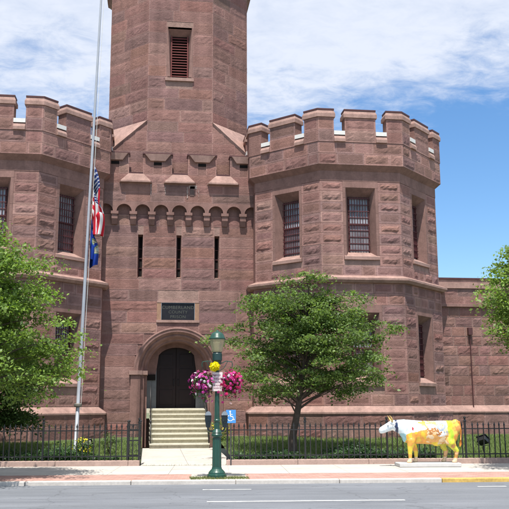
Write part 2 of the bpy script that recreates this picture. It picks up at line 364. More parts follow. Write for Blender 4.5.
def window_proto():
    """upper window: dressed surround + splayed reveals, with sill, grille and glass as sub-parts; local x=u, y=inwards, z"""
    def make(zb, zt):
        wo, wi, dp = .60, .43, .42; zi_t = zt-.30; zi_b = zb+.24
        f = MB()
        # surround slabs, proud 5 mm, jamb stones of uneven height
        for s_ in (-1, 1):
            z = zb-.14; 
            while z < zt-.01:
                h = random.uniform(.5, .95); z2 = min(zt, z+h)
                if zt-z2 < .25: z2 = zt
                x0, x1 = sorted((s_*wo, s_*(wo+SUR)))
                f.box(x0, x1, -.006, .10, z+.004, z2-.004); z = z2
        f.box(-wo-SUR, wo+SUR, -.006, .10, zt+.004, zt+.30)
        # splayed reveals
        A = [(-wo, -.006, zb), (wo, -.006, zb), (wo, -.006, zt), (-wo, -.006, zt)]
        B = [(-wi, dp, zi_b), (wi, dp, zi_b), (wi, dp, zi_t), (-wi, dp, zi_t)]
        f.quad(A[1], B[1], B[2], A[2]); f.quad(A[3], A[2], B[2], B[3]); f.quad(A[0], A[3], B[3], B[0])
        me = f.mesh('window', [SMOOTH])
        s = MB(); s.add([(-wo-.1, -.07, zb-.14), (wo+.1, -.07, zb-.14), (wo+.1, -.07, zb-.02), (-wo-.1, -.07, zb-.02), (-wi, dp, zi_b), (wi, dp, zi_b), (-wo-.1, .1, zb-.14), (wo+.1, .1, zb-.14), (-wo-.1, .02, zb+.03), (wo+.1, .02, zb+.03)],
                        [(0, 1, 2, 3), (3, 2, 9, 8), (8, 9, 5, 4), (1, 7, 9, 2), (0, 3, 8, 6), (0, 6, 7, 1)])
        ms = s.mesh('sill', [TRIM])
        gr = MB(); nb = 8
        for i in range(nb):
            x = -wi+.05+(2*wi-.10)*i/(nb-1); gr.box(x-.014, x+.014, dp-.10, dp-.072, zi_b, zi_t)
        nh = 9
        for i in range(nh):
            t = i/(nh-1); z = zi_b+.06+(zi_t-zi_b-.12)*(t if t > .5 else t); 
            gr.box(-wi, wi, dp-.115, dp-.10, z-.018, z+.018)
        zm = zi_b+(zi_t-zi_b)*.5
        for i in range(nb-1):     # denser lower half
            x = -wi+.05+(2*wi-.10)*(i+.5)/(nb-1); gr.box(x-.007, x+.007, dp-.096, dp-.082, zi_b, zm)
        gr.box(-wi, -wi+.05, dp-.06, dp-.01, zi_b, zi_t); gr.box(wi-.05, wi, dp-.06, dp-.01, zi_b, zi_t)
        gr.box(-wi+.05, wi-.05, dp-.06, dp-.01, zi_t-.05, zi_t); gr.box(-wi+.05, wi-.05, dp-.06, dp-.01, zm-.04, zm+.04)
        mg = gr.mesh('grille', [REDIRON])
        gl = MB(); gl.box(-wi, wi, dp-.005, dp+.02, zi_b, zi_t); ml = gl.mesh('glass', [GLASS])
        return me, ms, mg, ml
    return make(UW[2], UW[3]), make(LW[2], LW[3])
WIN_U, WIN_L = window_proto()
def place_window(meshes, cx, cy, ap, th):
    M = Matrix.Translation((cx, cy, 0)) @ Matrix.Rotation(R(th+90), 4, 'Z') @ Matrix.Translation((0, -ap, 0))
    root = bpy.data.objects.new('window', meshes[0]); C.objects.link(root); root.parent = prison; root.matrix_local = M
    for nm, me in zip(('sill', 'grille', 'glass'), meshes[1:]):
        c = bpy.data.objects.new(nm, me); C.objects.link(c); c.parent = root
def build_tower(cx, cy, mirror):
    b = MB()
    for th in range(-180, 180, 45):
        vis = th in (-135, -90, -45) or th == (0 if mirror > 0 else -180)
        nP = lambda ap: faceP(cx, cy, ap, th)
        hw = lambda ap: ap*T8
        wh = [(LW[0]-SUR, LW[1]+SUR, LW[2]-.14, LW[3]+.30)] if vis else []
        uh = [(UW[0]-SUR, UW[1]+SUR, UW[2]-.14, UW[3]+.30)] if vis else []
        if vis:
            blocks(b, nP(AP_PL+.02), -hw(AP_PL+.02), hw(AP_PL+.02), rows_between(0, Z_WT0, .46), rock=.03, lmin=.9, lmax=1.6)
            blocks(b, nP(AP_L), -hw(AP_L), hw(AP_L), rows_between(Z_WT1, Z_S0, .43, .02), wh, lmin=.45, lmax=.95, margin=.085, mcol=1.27)
            blocks(b, nP(AP_B), -hw(AP_B), hw(AP_B), rows_between(Z_S1, Z_F0, .42, .02), uh, lmin=.45, lmax=.95, margin=.085, mcol=1.27)
            blocks(b, nP(AP_P), -hw(AP_P), hw(AP_P), rows_between(Z_F1, Z_PT-.18, .46), lmin=.5, lmax=1.3, rock=.03)
            place_window(WIN_L, cx, cy, AP_L, th); place_window(WIN_U, cx, cy, AP_B, th)
        else:
            for (ap, z0, z1) in ((AP_PL, 0, Z_WT0), (AP_L, Z_WT1, Z_S0), (AP_B, Z_S1, Z_F0), (AP_P, Z_F1, Z_PT-.18)):
                P = nP(ap); h = hw(ap); b.quad(P(-h, z0, 0), P(h, z0, 0), P(h, z1, 0), P(-h, z1, 0), 0, (.205, .115, .10))
        # inner side of the parapet
        P = nP(AP_P-.45); h = hw(AP_P-.45); b.quad(P(h, Z_F1, 0), P(-h, Z_F1, 0), P(-h, Z_PT-.18, 0), P(h, Z_PT-.18, 0), 0, (.205, .115, .10))
        P1 = nP(AP_P); P2 = nP(AP_P-.45)
        h1, h2 = hw(AP_P), hw(AP_P-.45); b.quad(P1(-h1, Z_PT-.19, 0), P1(h1, Z_PT-.19, 0), P2(h2, Z_PT-.19, 0), P2(-h2, Z_PT-.19, 0), 0, (.33, .2, .17))
    b.prism(oct_plan(cx, cy, AP_P-.46), 11.1, 11.3, 0, (.2, .18, .17))        # roof deck
    tw = b.build('tower_wall', STONE, prison)
    # water table, string course, frieze
    q = MB(); q.prism(oct_plan(cx, cy, AP_PL+.06), Z_WT0, Z_WT0+.06, 0); q.prism(oct_plan(cx, cy, AP_PL+.06), Z_WT0+.06, Z_WT1, 0, plan1=oct_plan(cx, cy, AP_L-.02)); q.build('water_table', TRIM, prison)
    q = MB(); q.prism(oct_plan(cx, cy, AP_S-.1), Z_S0-.02, Z_S0+.07, plan1=oct_plan(cx, cy, AP_S)); q.prism(oct_plan(cx, cy, AP_S+.01), Z_S0+.072, Z_S0+.15, plan1=oct_plan(cx, cy, AP_S+.01)); q.prism(oct_plan(cx, cy, AP_S+.01), Z_S0+.15, Z_S1+.03, plan1=oct_plan(cx, cy, AP_B-.02)); q.build('string_course', TRIM, prison)
    q = MB(); q.prism(oct_plan(cx, cy, AP_B+.012), Z_F0+.005, Z_F1-.2, caps=True); q.prism(oct_plan(cx, cy, AP_B+.012), Z_F1-.198, Z_F1, plan1=oct_plan(cx, cy, AP_P-.004)); q.build('frieze', SMOOTH, prison)
    # battlements: corner merlons 0.64 each way, gaps .45, middle merlon
    H = hw_ = AP_P*T8; ml, gp = .64, .44; mid = H-ml-gp
    for th in range(-180, 180, 45):
        vis = th in (-135, -90, -45) or th == (0 if mirror > 0 else -180)
        P = faceP(cx, cy, AP_P, th); P2 = faceP(cx, cy, AP_P, th+45); TK = .46
        Z0 = Z_PT-.18
        def merlon(plan, faces):
            m_ = MB(); m_.prism(plan, Z0, Z_M, 0, (.21, .118, .102))
            for (PP, ua, ub) in faces:
                blocks(m_, lambda u, z, d: PP(u, z, d+.022), ua, ub, rows_between(Z0, Z_M, .47), lmin=.6, lmax=1.5, rock=.022, core=False)
            return m_.build('merlon', STONE, prison)
        def cope(par, plan_f):
            c = MB(); c.prism(plan_f(.055), Z_M+.002, Z_M+.15); c.prism(plan_f(.055), Z_M+.15, Z_CAP-.06, plan1=plan_f(.0)); c.prism(plan_f(.02), Z_CAP-.058, Z_CAP+.01, 1)
            c.build('coping', [TRIM, FLASH], par)
        def pl_mid(e): return [P(-mid-e, 0, e+.02)[:2], P(mid+e, 0, e+.02)[:2], P(mid+e, 0, -TK-e)[:2], P(-mid-e, 0, -TK-e)[:2]]
        h2 = H-TK*T8
        def pl_cor(e):
            return [P(H-ml-e, 0, e+.02)[:2], P(H+(e+.02)*T8, 0, e+.02)[:2], P2(-H+ml+e, 0, e+.02)[:2], P2(-H+ml+e, 0, -TK-e)[:2], P(H-(TK+e)*T8, 0, -TK-e)[:2], P(H-ml-e, 0, -TK-e)[:2]]
        def base_plan(f): return f(0)
        m1 = merlon(pl_mid(0), [(P, -mid, mid)] if vis else []); cope(m1, pl_mid)
        v2 = th in (-135, -90); m2 = merlon(pl_cor(0), ([(P, H-ml, H)] if vis else [])+([(P2, -H, -H+ml)] if vis else [])); cope(m2, pl_cor)
        for s_ in (-1, 1):
            a, c = sorted((s_*mid, s_*(mid+gp)))
            def pl(e0, e1): return [P(a, 0, e0)[:2], P(c, 0, e0)[:2], P(c, 0, -e1)[:2], P(a, 0, -e1)[:2]]
            s = MB(); s.prism(pl(.10, TK+.03), Z0, Z0+.12); s.prism(pl(.10, TK+.03), Z0+.12, Z0+.24, plan1=pl(.03, TK)); s.prism(pl(.0, TK), Z0+.24, Z0+.29, 1); s.prism(pl(.05, TK), Z0+.29, Z0+.45, 2)
            s.build('crenel_sill', [TRIM, FLASH, WHITE], prison)
build_tower(TX, TYC, 1); build_tower(-TX, TYC, -1)

# entrance wall between the towers
YR = -.88; XH = 3.2
RP = lambda u, z, d: (u, YR-d, z)
def entrance():
    b = MB(); ORr, CZ = 1.72, 3.06
    # courses with a stepped clear zone round the arch: cut by voussoir ring radius
    rows = rows_between(.15, 9.35, .445, .01)
    holes_fixed = [(-.80, .80, 4.98, 5.86)]+[(x-.10, x+.10, 6.78, 8.54) for x in (-1.55, 0, 1.55)]
    for (z0, z1) in rows:
        hs = list(holes_fixed); zc = (z0+z1)/2
        if z0 < CZ+ORr-.02:
            if z1 <= CZ+.05: hw_ = 1.80
            else:
                zz = max(z0, CZ)-CZ; hw_ = math.sqrt(max(0, (ORr-.04)**2-zz*zz))
            if hw_ > 0: hs.append((-hw_, hw_, z0-.1, z1+.1))
        blocks(b, RP, -XH, XH, [(z0, z1)], hs, lmin=.9, lmax=1.9, margin=.03, rock=.026, joint=.018, core=True)
    # spandrel infill behind the ring so no gaps show
    n = 40
    for i in range(n):
        a0, a1 = math.pi*i/n, math.pi*(i+1)/n
        r0, r1 = 1.60, 2.2
        p = lambda r, a: (r*math.cos(a), YR+.02, min(4.975, CZ+r*math.sin(a)))
        b.quad(p(r0, a0), p(r1, a0), p(r1, a1), p(r0, a1), 0, (.205, .115, .10))
    # slit reveals
    for x in (-1.55, 0, 1.55):
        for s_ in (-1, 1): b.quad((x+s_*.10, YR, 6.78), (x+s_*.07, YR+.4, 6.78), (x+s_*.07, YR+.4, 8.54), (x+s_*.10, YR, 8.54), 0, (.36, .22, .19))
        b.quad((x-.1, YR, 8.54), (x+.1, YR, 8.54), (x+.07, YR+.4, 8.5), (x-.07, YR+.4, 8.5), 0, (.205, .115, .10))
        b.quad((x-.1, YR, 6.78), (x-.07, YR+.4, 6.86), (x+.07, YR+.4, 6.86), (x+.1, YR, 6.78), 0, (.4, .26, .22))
    b.quad((-XH, YR+.9, 0), (XH, YR+.9, 0), (XH, YR+.9, 1.2), (-XH, YR+.9, 1.2), 0, MORTAR)
    # upper wall over the corbel table
    UP = lambda u, z, d: (u, YR-.20-d, z)
    blocks(b, UP, -XH, XH, rows_between(9.86, 10.62, .38), lmin=.8, lmax=1.5, margin=.03, rock=.025)
    b.box(-XH, XH, YR-.185, YR+.3, 9.86, 10.62, 0, (.205, .115, .10))
    b.box(-XH, XH, YR+.05, YR+.3, 8.6, 9.85, 0, (.205, .115, .10))
    b.build('entrance_wall', STONE, prison)
    for x in (-1.55, 0, 1.55):
        s = MB(); s.box(x-.072, x+.072, YR+.36, YR+.40, 6.8, 8.52, 1); s.box(x-.07, x-.05, YR+.31, YR+.36, 6.85, 8.5)
        for z in (7.2, 7.6, 8.0): s.box(x-.05, x+.07, YR+.32, YR+.35, z-.015, z+.015)
        s.build('slit_window', [REDIRON, DARK], prison)
    # corbel table: arcaded band on little brackets
    c = MB(); pit = .743; yf = YR-.20; zt, zs, r = 9.86, 9.45, .30
    seg = 14
    for k in range(-4, 5):
        xc = k*pit
        xs = [xc-pit/2+.0]+[xc-r*math.cos(math.pi*i/seg) for i in range(seg+1)]+[xc+pit/2]
        zz = [None]+[zs+r*math.sin(math.pi*i/seg) for i in range(seg+1)]+[None]
        def clipx(x): return max(-XH, min(XH, x))
        for i in range(len(xs)-1):
            xa, xb = clipx(xs[i]), clipx(xs[i+1])
            if xb-xa < 1e-5: continue
            za = zz[i] if zz[i] is not None else zs; zb = zz[i+1] if zz[i+1] is not None else zs
            c.quad((xa, yf, za), (xb, yf, zb), (xb, yf, zt), (xa, yf, zt))
            c.quad((xa, YR, za), (xb, YR, zb), (xb, yf, zb), (xa, yf, za))
    # archivolt rims, each a hair proud
    for k in range(-3, 4):
        for i in range(seg):
            a0, a1 = math.pi*i/seg, math.pi*(i+1)/seg; p = lambda rr, a, y: (k*pit-rr*math.cos(a), y, zs+rr*math.sin(a))
            c.quad(p(r, a0, yf-.025), p(r, a1, yf-.025), p(r+.055, a1, yf-.025), p(r+.055, a0, yf-.025)); c.quad(p(r+.055, a0, yf-.025), p(r+.055, a1, yf-.025), p(r+.055, a1, yf), p(r+.055, a0, yf)); c.quad(p(r, a0, yf), p(r, a1, yf), p(r, a1, yf-.025), p(r, a0, yf-.025))
    c.build('corbel_table', SMOOTH, prison)
    for k in range(-4, 4):
        x = (k+.5)*pit
        q = MB(); q.box(x-.15, x+.15, yf-.05, YR+.01, 9.33, 9.447)
        q.prism([(x-.12, yf-.01), (x+.12, yf-.01), (x+.12, YR+.01), (x-.12, YR+.01)], 9.14, 9.328)
        q.prism([(x-.11, YR-.08), (x+.11, YR-.08), (x+.11, YR+.01), (x-.11, YR+.01)], 8.93, 9.138, plan1=[(x-.12, yf-.0), (x+.12, yf-.0), (x+.12, YR+.01), (x-.12, YR+.01)])
        if abs(x) < 2.8: q.build('corbel', SMOOTH, prison)
    # battlement of the entrance wall
    ym = YR-.20; tk = .42
    for (x0, x1) in ((-XH, -2.07), (-1.50, -.32), (.32, 1.50), (2.07, XH)):
        m_ = MB(); xc = (x0+x1)/2; mid_ = abs(xc) < 2
        m_.box(x0, x1, ym+.015, ym+tk, 10.62, 11.86, 0, (.21, .118, .102))
        hl = [(xc-.16, xc+.16, 11.42, 11.54)]
        blocks(m_, lambda u, z, d: (u, ym-d, z), x0, x1, rows_between(10.62, 11.86, .42), hl, lmin=.45, lmax=1.4, rock=.02, margin=.03, core=False)
        mo = m_.build('merlon', STONE, prison)
        s = MB(); s.box(x0-.03, x1+.03, ym-.06, ym+tk+.03, 11.862, 11.93, 1)
        e = .06 if mid_ else .0
        s.add([(x0+.06, ym-.16, 11.858), (x1-.06, ym-.16, 11.858), (x1-.06, ym, 11.858), (x0+.06, ym, 11.858), (xc-.30, ym-.002, 11.58), (xc+.30, ym-.002, 11.58), (xc-.30, ym-.10, 11.58), (xc+.30, ym-.10, 11.58)],
              [(0, 1, 7, 6), (1, 2, 5, 7), (0, 6, 4, 3), (6, 7, 5, 4), (0, 3, 2, 1)])
        s.build('coping', [TRIM, FLASH], mo)
        d = MB(); d.box(xc-.16, xc+.16, ym-.004, ym+.012, 11.42, 11.54); d.build('loophole', DARK, mo)
    for (x0, x1) in ((-2.07, -1.50), (-.32, .32), (1.50, 2.07)):
        xc = (x0+x1)/2
        s = MB(); s.box(x0, x1, ym+.015, ym+tk, 10.62, 11.04, 0); s.box(x0, x1, ym-.01, ym+tk, 11.042, 11.10, 1)
        s.add([(xc-.60, ym-.20, 10.70), (xc+.60, ym-.20, 10.70), (xc+.30, ym-.02, 11.035), (xc-.30, ym-.02, 11.035), (xc-.66, ym, 10.70), (xc+.66, ym, 10.70), (xc-.60, ym-.20, 10.64), (xc+.60, ym-.20, 10.64), (xc+.66, ym, 10.64), (xc-.66, ym, 10.64)],
              [(0, 1, 2, 3), (0, 3, 4), (1, 5, 2), (6, 7, 1, 0), (7, 8, 5, 1), (9, 6, 0, 4), (6, 9, 8, 7)])
        s.build('crenel_sill', [TRIM, FLASH], prison)
    r_ = random.Random(3)
    sm_ = [mat('lime_streak', (.30, .235, .215), .9, noise=.4, nscale=14), mat('soot_stain', (.125, .088, .08), .95, noise=.4, nscale=10)]
    for (x0, x1, z0, z1, m_) in ((.28, .36, 10.05, 10.52, 0), (.40, .62, 10.16, 10.56, 1), (.66, .70, 10.22, 10.55, 0), (.36, .72, 10.46, 10.60, 0), (-.62, -.56, 10.2, 10.5, 0), (-1.2, -1.14, 10.1, 10.6, 0), (.76, .80, 9.98, 10.5, 0)):
        st = MB(); n = 9; L_ = [(x0+r_.uniform(0, .03), z0+(z1-z0)*i/n) for i in range(n+1)]; R_ = [(x1-r_.uniform(0, .04)*(i < n), z0+(z1-z0)*i/n) for i in range(n+1)]
        st.add([(p[0], ym-.022, p[1]) for p in L_]+[(p[0], ym-.022, p[1]) for p in R_], [(i, n+1+i, n+2+i, i+1) for i in range(n)])
        st.build('drip_stain', sm_[m_], prison)
    # portal: rings, piers, imposts
    p = MB(); n = 36
    prof = [(1.72, 0.0), (1.72, -.10), (1.66, -.13), (1.60, -.10), (1.54, -.10), (1.50, -.04), (1.44, .06), (1.40, .04), (1.34, .10), (1.30, .28), (1.24, .34), (1.20, .34), (1.18, .40), (1.18, 1.15)]
    for i in range(n):
        a0, a1 = math.pi*i/n, math.pi*(i+1)/n
        for k in range(len(prof)-1):
            (r0, d0), (r1, d1) = prof[k], prof[k+1]
            f_ = lambda r_, d_, a: (r_*math.cos(a), YR+d_, CZ+r_*math.sin(a))
            p.quad(f_(r0, d0, a0), f_(r0, d0, a1), f_(r1, d1, a1), f_(r1, d1, a0), 0)
    p.build('arch_ring', SMOOTH, prison, smooth=False)
    for s_ in (-1, 1):
        q = MB()
        plan = [(s_*1.82, YR+.3), (s_*1.82, YR-.10), (s_*1.44, YR-.10), (s_*1.44, YR+.06), (s_*1.30, YR+.06), (s_*1.30, YR+.34), (s_*1.18, YR+.34), (s_*1.18, YR+1.15), (s_*1.5, YR+1.15), (s_*1.5, YR+.3)]
        if s_ < 0: plan = plan[::-1]
        q.prism(plan, 0.1, 2.90); q.build('portal_pier', SMOOTH, prison)
        q = MB(); sx = sorted((s_*1.88, s_*1.38)); q.box(sx[0], sx[1], YR-.17, YR+.10, 2.902, 3.065)
        sx = sorted((s_*1.38, s_*1.16)); q.box(sx[0], sx[1], YR+.0, YR+1.1, 2.904, 3.062); q.build('impost', TRIM, prison)
    # doorway
    d = MB(); yd_ = YR+1.15
    d.box(-1.2, 1.2, yd_+.33, yd_+.40, 1.5, 4.3, 0); d.build('doorway_back', DARK, prison)
    fr = MB()
    fr.box(-1.2, -.80, yd_-.02, yd_+.12, 1.58, 4.2); fr.box(.80, 1.2, yd_-.02, yd_+.12, 1.58, 4.2)
    fr.box(-1.2, -.84, yd_-.09, yd_-.02, 2.72, 2.95, 1); fr.box(.84, 1.2, yd_-.09, yd_-.02, 2.72, 2.95, 1)  # dark blocks added in place of the shadow at the capitals
    fr.box(-.98, -.92, yd_-.035, yd_-.02, 1.6, 2.7, 0); fr.box(.92, .98, yd_-.035, yd_-.02, 1.6, 2.7, 0)
    # arched head over the door
    seg = 20
    for i in range(seg):
        x0, x1 = -1.2+2.4*i/seg, -1.2+2.4*(i+1)/seg
        def zin(x): return 3.50+.55*math.sqrt(max(0, 1-(x/.80)**2)) if abs(x) < .8 else 2.9
        fr.quad((x0, yd_-.021, max(2.9, zin(x0))), (x1, yd_-.021, max(2.9, zin(x1))), (x1, yd_-.021, 4.32), (x0, yd_-.021, 4.32), 2)
    fr.build('door_frame', [GREYP, DARK, SMOOTH], prison)
    for s_ in (-1, 1):
        dd = MB(); x0, x1 = sorted((s_*.004, s_*.80)); dd.box(x0, x1, yd_+.26, yd_+.31, 1.60, 4.1)
        for (za, zb_) in ((1.75, 2.35), (2.5, 3.2), (3.32, 3.8)): dd.box(x0+.13, x1-.13, yd_+.245, yd_+.26, za, zb_)
        do = dd.build('door', DOORM, prison, bevel=.008)
        hh = MB(); hh.tube([(s_*.09, yd_+.24, 2.5), (s_*.09, yd_+.20, 2.52), (s_*.09, yd_+.20, 2.75), (s_*.09, yd_+.24, 2.77)], .012); hh.build('handle', IRON, do)
    th = MB(); th.box(-1.18, 1.18, YR-.0, yd_+.32, 1.42, 1.598); th.build('threshold', LIME, prison)
    # wall below the landing flanks
    # plaque
    rec = MB(); rec.box(-.66, .66, YR+.03, YR+.08, 5.08, 5.76, 0)
    pq = rec.build('plaque', mat('bronze_plaque', (.018, .017, .022), .45, metal=.3, noise=.3, nscale=6), prison)
    fm = MB(); fm.box(-.86, .86, YR-.04, YR+.10, 4.97, 5.07, 0); fm.box(-.84, .84, YR-.025, YR+.10, 5.77, 5.86, 0)
    fm.box(-.84, -.665, YR-.012, YR+.05, 5.072, 5.768, 1); fm.box(.665, .84, YR-.012, YR+.05, 5.072, 5.768, 1)
    fm.build('plaque_frame', [TRIM, mat('ochre_sandstone', (.30, .18, .12), .9, noise=.2)], pq)
    LET = mat('worn_bronze_letters', (.085, .09, .075), .5, metal=.2)
    for (t, z, s_) in (('CUMBERLAND', 5.52, .185), ('COUNTY', 5.34, .17), ('PRISON', 5.15, .17)):
        text_mesh(t, s_, LET, (0, YR+.028, z), pq)
def text_mesh(t, size, m, loc, parent, rz=0, name='lettering', align='CENTER'):
    cu = bpy.data.curves.new('txt', 'FONT'); cu.body = t; cu.size = size; cu.extrude = .004; cu.align_x = align; cu.space_character = 1.1
    to = bpy.data.objects.new('txt', cu); C.objects.link(to); bpy.context.view_layer.update()
    me = bpy.data.meshes.new_from_object(to.evaluated_get(bpy.context.evaluated_depsgraph_get())); bpy.data.objects.remove(to)
    me.materials.clear(); me.materials.append(m)
    o = bpy.data.objects.new(name, me); C.objects.link(o); o.parent = parent
    o.matrix_local = Matrix.Translation(loc) @ Matrix.Rotation(rz, 4, 'Z') @ Matrix.Rotation(R(90), 4, 'X'); return o
_n0 = set(bpy.data.objects)
entrance()
for o in set(bpy.data.objects)-_n0:
    if o.parent == prison: o.scale = (1.018, 1, 1.016)
# steps
def steps():
    zb, zt, n = .185, 1.6, 8; rh = (zt-zb)/n; td = .30; y = YR-.45-(n-1)*td
    s = MB(); x0, x1 = -1.08, 1.13
    for i in range(n):
        z = zb+rh*(i+1); yy = y+td*i; ye = 0
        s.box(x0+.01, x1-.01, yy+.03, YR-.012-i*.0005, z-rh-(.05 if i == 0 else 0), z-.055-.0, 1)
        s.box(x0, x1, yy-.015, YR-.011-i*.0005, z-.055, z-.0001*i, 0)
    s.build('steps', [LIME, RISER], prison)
    for sx, x in ((-1, x0+.03), (1, x1-.03)):
        r = MB(); y0, y1 = y+.06, YR-.12
        za, zc = zb+.86, zt+.9
        r.box(x-.022, x+.022, y0-.022, y0+.022, zb, za+.05); r.lathe([(.0, .12), (.035, .1), (.045, .06), (.03, .01), (.03, 0)], 10, (x, y0, za+.04))
        r.box(x-.02, x+.02, y1-.02, y1+.02, zt-.02, zc)
        r.tube([(x, y0, za), (x, y1, zc)], .02, 6); r.tube([(x, y0, za-.62), (x, y1, zc-.66)], .012, 6)
        for i in range(1, 9):
            t = i/9; yy = lerp(y0, y1, t); zz = lerp(za, zc, t)
            r.tube([(x, yy, zz-.64), (x, yy, zz)], .009, 5)
            r.tube([(x+.03*math.sin(k*.9), yy+.05*math.cos(k*.9)*(1-k/9), zz-.32+.05*math.sin(k*.9)*(1-k/9)) for k in range(8)], .007, 4)
        r.build('handrail', IRON, prison, smooth=True)
steps()
# central tower: square base with broaches, octagon shaft
def central():
    cy_front = -.45; Wf = 1.40; B = 3.12; cyc = cy_front+B; k = (0, cyc)
    zb, zq = 13.75, 10.0
    b = MB()
    OC = [(-Wf, cy_front), (Wf, cy_front), (B, cy_front+B-Wf), (B, cyc+Wf), (Wf, cyc+B), (-Wf, cyc+B), (-B, cyc+Wf), (-B, cy_front+B-Wf)]
    zs_ = 12.15      # where the broach meets the square corner
    for i in range(8):
        p0, p1 = Vector((*OC[i], 0)), Vector((*OC[(i+1) % 8], 0)); L_ = (p1-p0).length; ud = (p1-p0)/L_; nn = Vector((ud.y, -ud.x, 0))
        def P(u, z, d, p0=p0, ud=ud, nn=nn): q = p0+ud*u+nn*d; return (q.x, q.y, z)
        if i in (0, 1, 7, 2, 6):
            rows = rows_between(zb-.0, 20.93, .50, .03)
            hl = [(L_/2-.62, L_/2+.52, 15.72, 18.12)] if i == 0 else []
            blocks(b, P, 0, L_, rows, hl, lmin=.7, lmax=1.7, margin=.03, rock=.022, joint=.012, mcol=1.2)
        else: b.quad(P(0, zb, 0), P(L_, zb, 0), P(L_, 20.93, 0), P(0, 20.93, 0), 0, (.205, .115, .10))
    # square part: faces with cut corners sloping to the broaches
    for ang in range(4):
        M = Matrix.Translation((0, cyc, 0)) @ Matrix.Rotation(ang*math.pi/2, 4, 'Z')
        def P(u, z, d): q = M @ Vector((u, -B-d, z)); return tuple(q)
        if ang == 0:
            blocks(b, P, -Wf, Wf, rows_between(11.0, zb, .48), lmin=.8, lmax=1.7, margin=.03, rock=.022, mcol=1.2)
            z = 11.0
            for (z0, z1) in rows_between(11.0, zb, .48):
                lim = lambda zz: B-(B-Wf)*max(0, (zz-zs_))/(zb-zs_)
                for s_ in (-1, 1):
                    e = min(lim(z0), lim(z1)); 
                    if e > Wf+.15: blocks(b, P, *sorted((s_*Wf, s_*e)), [(z0, z1)], lmin=.6, lmax=1.5, margin=.03, rock=.02, core=False, mcol=1.2)
                    b.add([P(s_*Wf, z0, -.013), P(s_*lim(z0), z0, -.013), P(s_*lim(z1), z1, -.013), P(s_*Wf, z1, -.013)], [(0, 1, 2, 3)], 0, (.21, .118, .102))
        else:
            b.add([P(-B, 10, 0), P(B, 10, 0), P(B, zs_, 0), P(Wf, zb, 0), P(-Wf, zb, 0), P(-B, zs_, 0)], [(0, 1, 2, 3, 4, 5)], 0, (.205, .115, .10))
    b.build('central_tower_wall', STONE, prison)
    for ang in range(4):
        bro = MB()
        M = Matrix.Translation((0, cyc, 0)) @ Matrix.Rotation(ang*math.pi/2, 4, 'Z')
        a, c, d = M @ Vector((Wf, -B-.05, zb+.02)), M @ Vector((B+.05, -Wf, zb+.02)), M @ Vector((B+.05, -B-.05, zs_))
        a2, c2, d2 = M @ Vector((Wf, -B+.3, zb-.3)), M @ Vector((B-.3, -Wf, zb-.3)), M @ Vector((B-.3, -B+.3, zs_-.4))
        bro.add([a, d, c, a2, d2, c2], [(0, 1, 2), (0, 3, 4, 1), (1, 4, 5, 2), (0, 2, 5, 3)])
        bro.build('broach', TRIM, prison)
    # machicolated top just above
    ring = lambda e: [(x*(1+e/3.0), cyc+(y-cyc)*(1+e/3.0)) for (x, y) in OC]
    co = MB(); co.prism(ring(.02), 20.88, 20.98, plan1=ring(.08)); co.prism(ring(.08), 20.98, 21.2, plan1=ring(.30)); co.prism(ring(.32), 21.2, 21.45, plan1=ring(.36)); co.build('cornice', SMOOTH, prison)
    pr = MB(); pr.prism(ring(.30), 21.4, 21.8, 0, (.205, .115, .10)); pr.build('parapet', STONE, prison)
    for i in range(8):
        p0, p1 = Vector((*ring(.32)[i], 0)), Vector((*ring(.32)[(i+1) % 8], 0)); L_ = (p1-p0).length; ud = (p1-p0)/L_; nn = Vector((ud.y, -ud.x, 0))
        for t in (.2, .55, .9):
            if L_ < 2.5 and t > .6: continue
            c_ = p0+ud*L_*t; q = [c_-ud*.38, c_+ud*.38, c_+ud*.38-nn*.4, c_-ud*.38-nn*.4]
            mm = MB(); mm.prism([(v.x, v.y) for v in q], 21.802, 22.6, 0, (.21, .118, .102)); mm.build('merlon', STONE, prison)
    # louvred opening
    wz0, wz1 = 15.80, 18.02
    f = MB(); wo, wi, dp = .52, .38, .30; y0 = cy_front
    for s_ in (-1, 1):
        x0, x1 = sorted((s_*wo, s_*(wo+.05))); f.box(x0, x1, y0-.006, y0+.1, wz0-.1, wz1+.1)
        f.quad((s_*wo, y0-.006, wz1), (s_*wi, y0+dp, wz1-.22), (s_*wi, y0+dp, wz0), (s_*(wi+.02), y0-.006, wz0))
        f.add([(s_*wo, y0-.006, wz1), (s_*(wi+.02), y0-.006, wz0), (s_*wo, y0-.006, wz0)], [(0, 1, 2)])
    f.quad((-wo, y0-.006, wz1), (wo, y0-.006, wz1), (wi, y0+dp, wz1-.22), (-wi, y0+dp, wz1-.22))
    wo_ = f.build('louvred_window', SMOOTH, prison); wo_.location.x = -.05
    s = MB(); s.box(-.62, .62, y0-.08, y0+.1, wz0-.2, wz0-.06); s.add([(-.60, y0-.08, wz0-.06), (.60, y0-.08, wz0-.06), (.42, y0+.3, wz0+.02), (-.42, y0+.3, wz0+.02)], [(0, 1, 2, 3)]); s.build('sill', TRIM, wo_)
    l = MB(); z = wz0
    while z < wz1-.28:
        l.add([(-wi, y0+.22, z), (wi, y0+.22, z), (wi, y0+.36, z+.11), (-wi, y0+.36, z+.11), (-wi, y0+.22, z-.02), (wi, y0+.22, z-.02)], [(0, 1, 2, 3), (4, 5, 1, 0)]); z += .125
    l.box(-wi, wi, y0+.37, y0+.39, wz0-.03, wz1-.1, 1); l.box(-wi, -wi+.05, y0+.2, y0+.36, wz0, wz1-.24); l.box(wi-.05, wi, y0+.2, y0+.36, wz0, wz1-.24)
    l.build('louvre', [mat('red_louvre_paint', (.15, .04, .038), .7, noise=.2), DARK], wo_)
central()
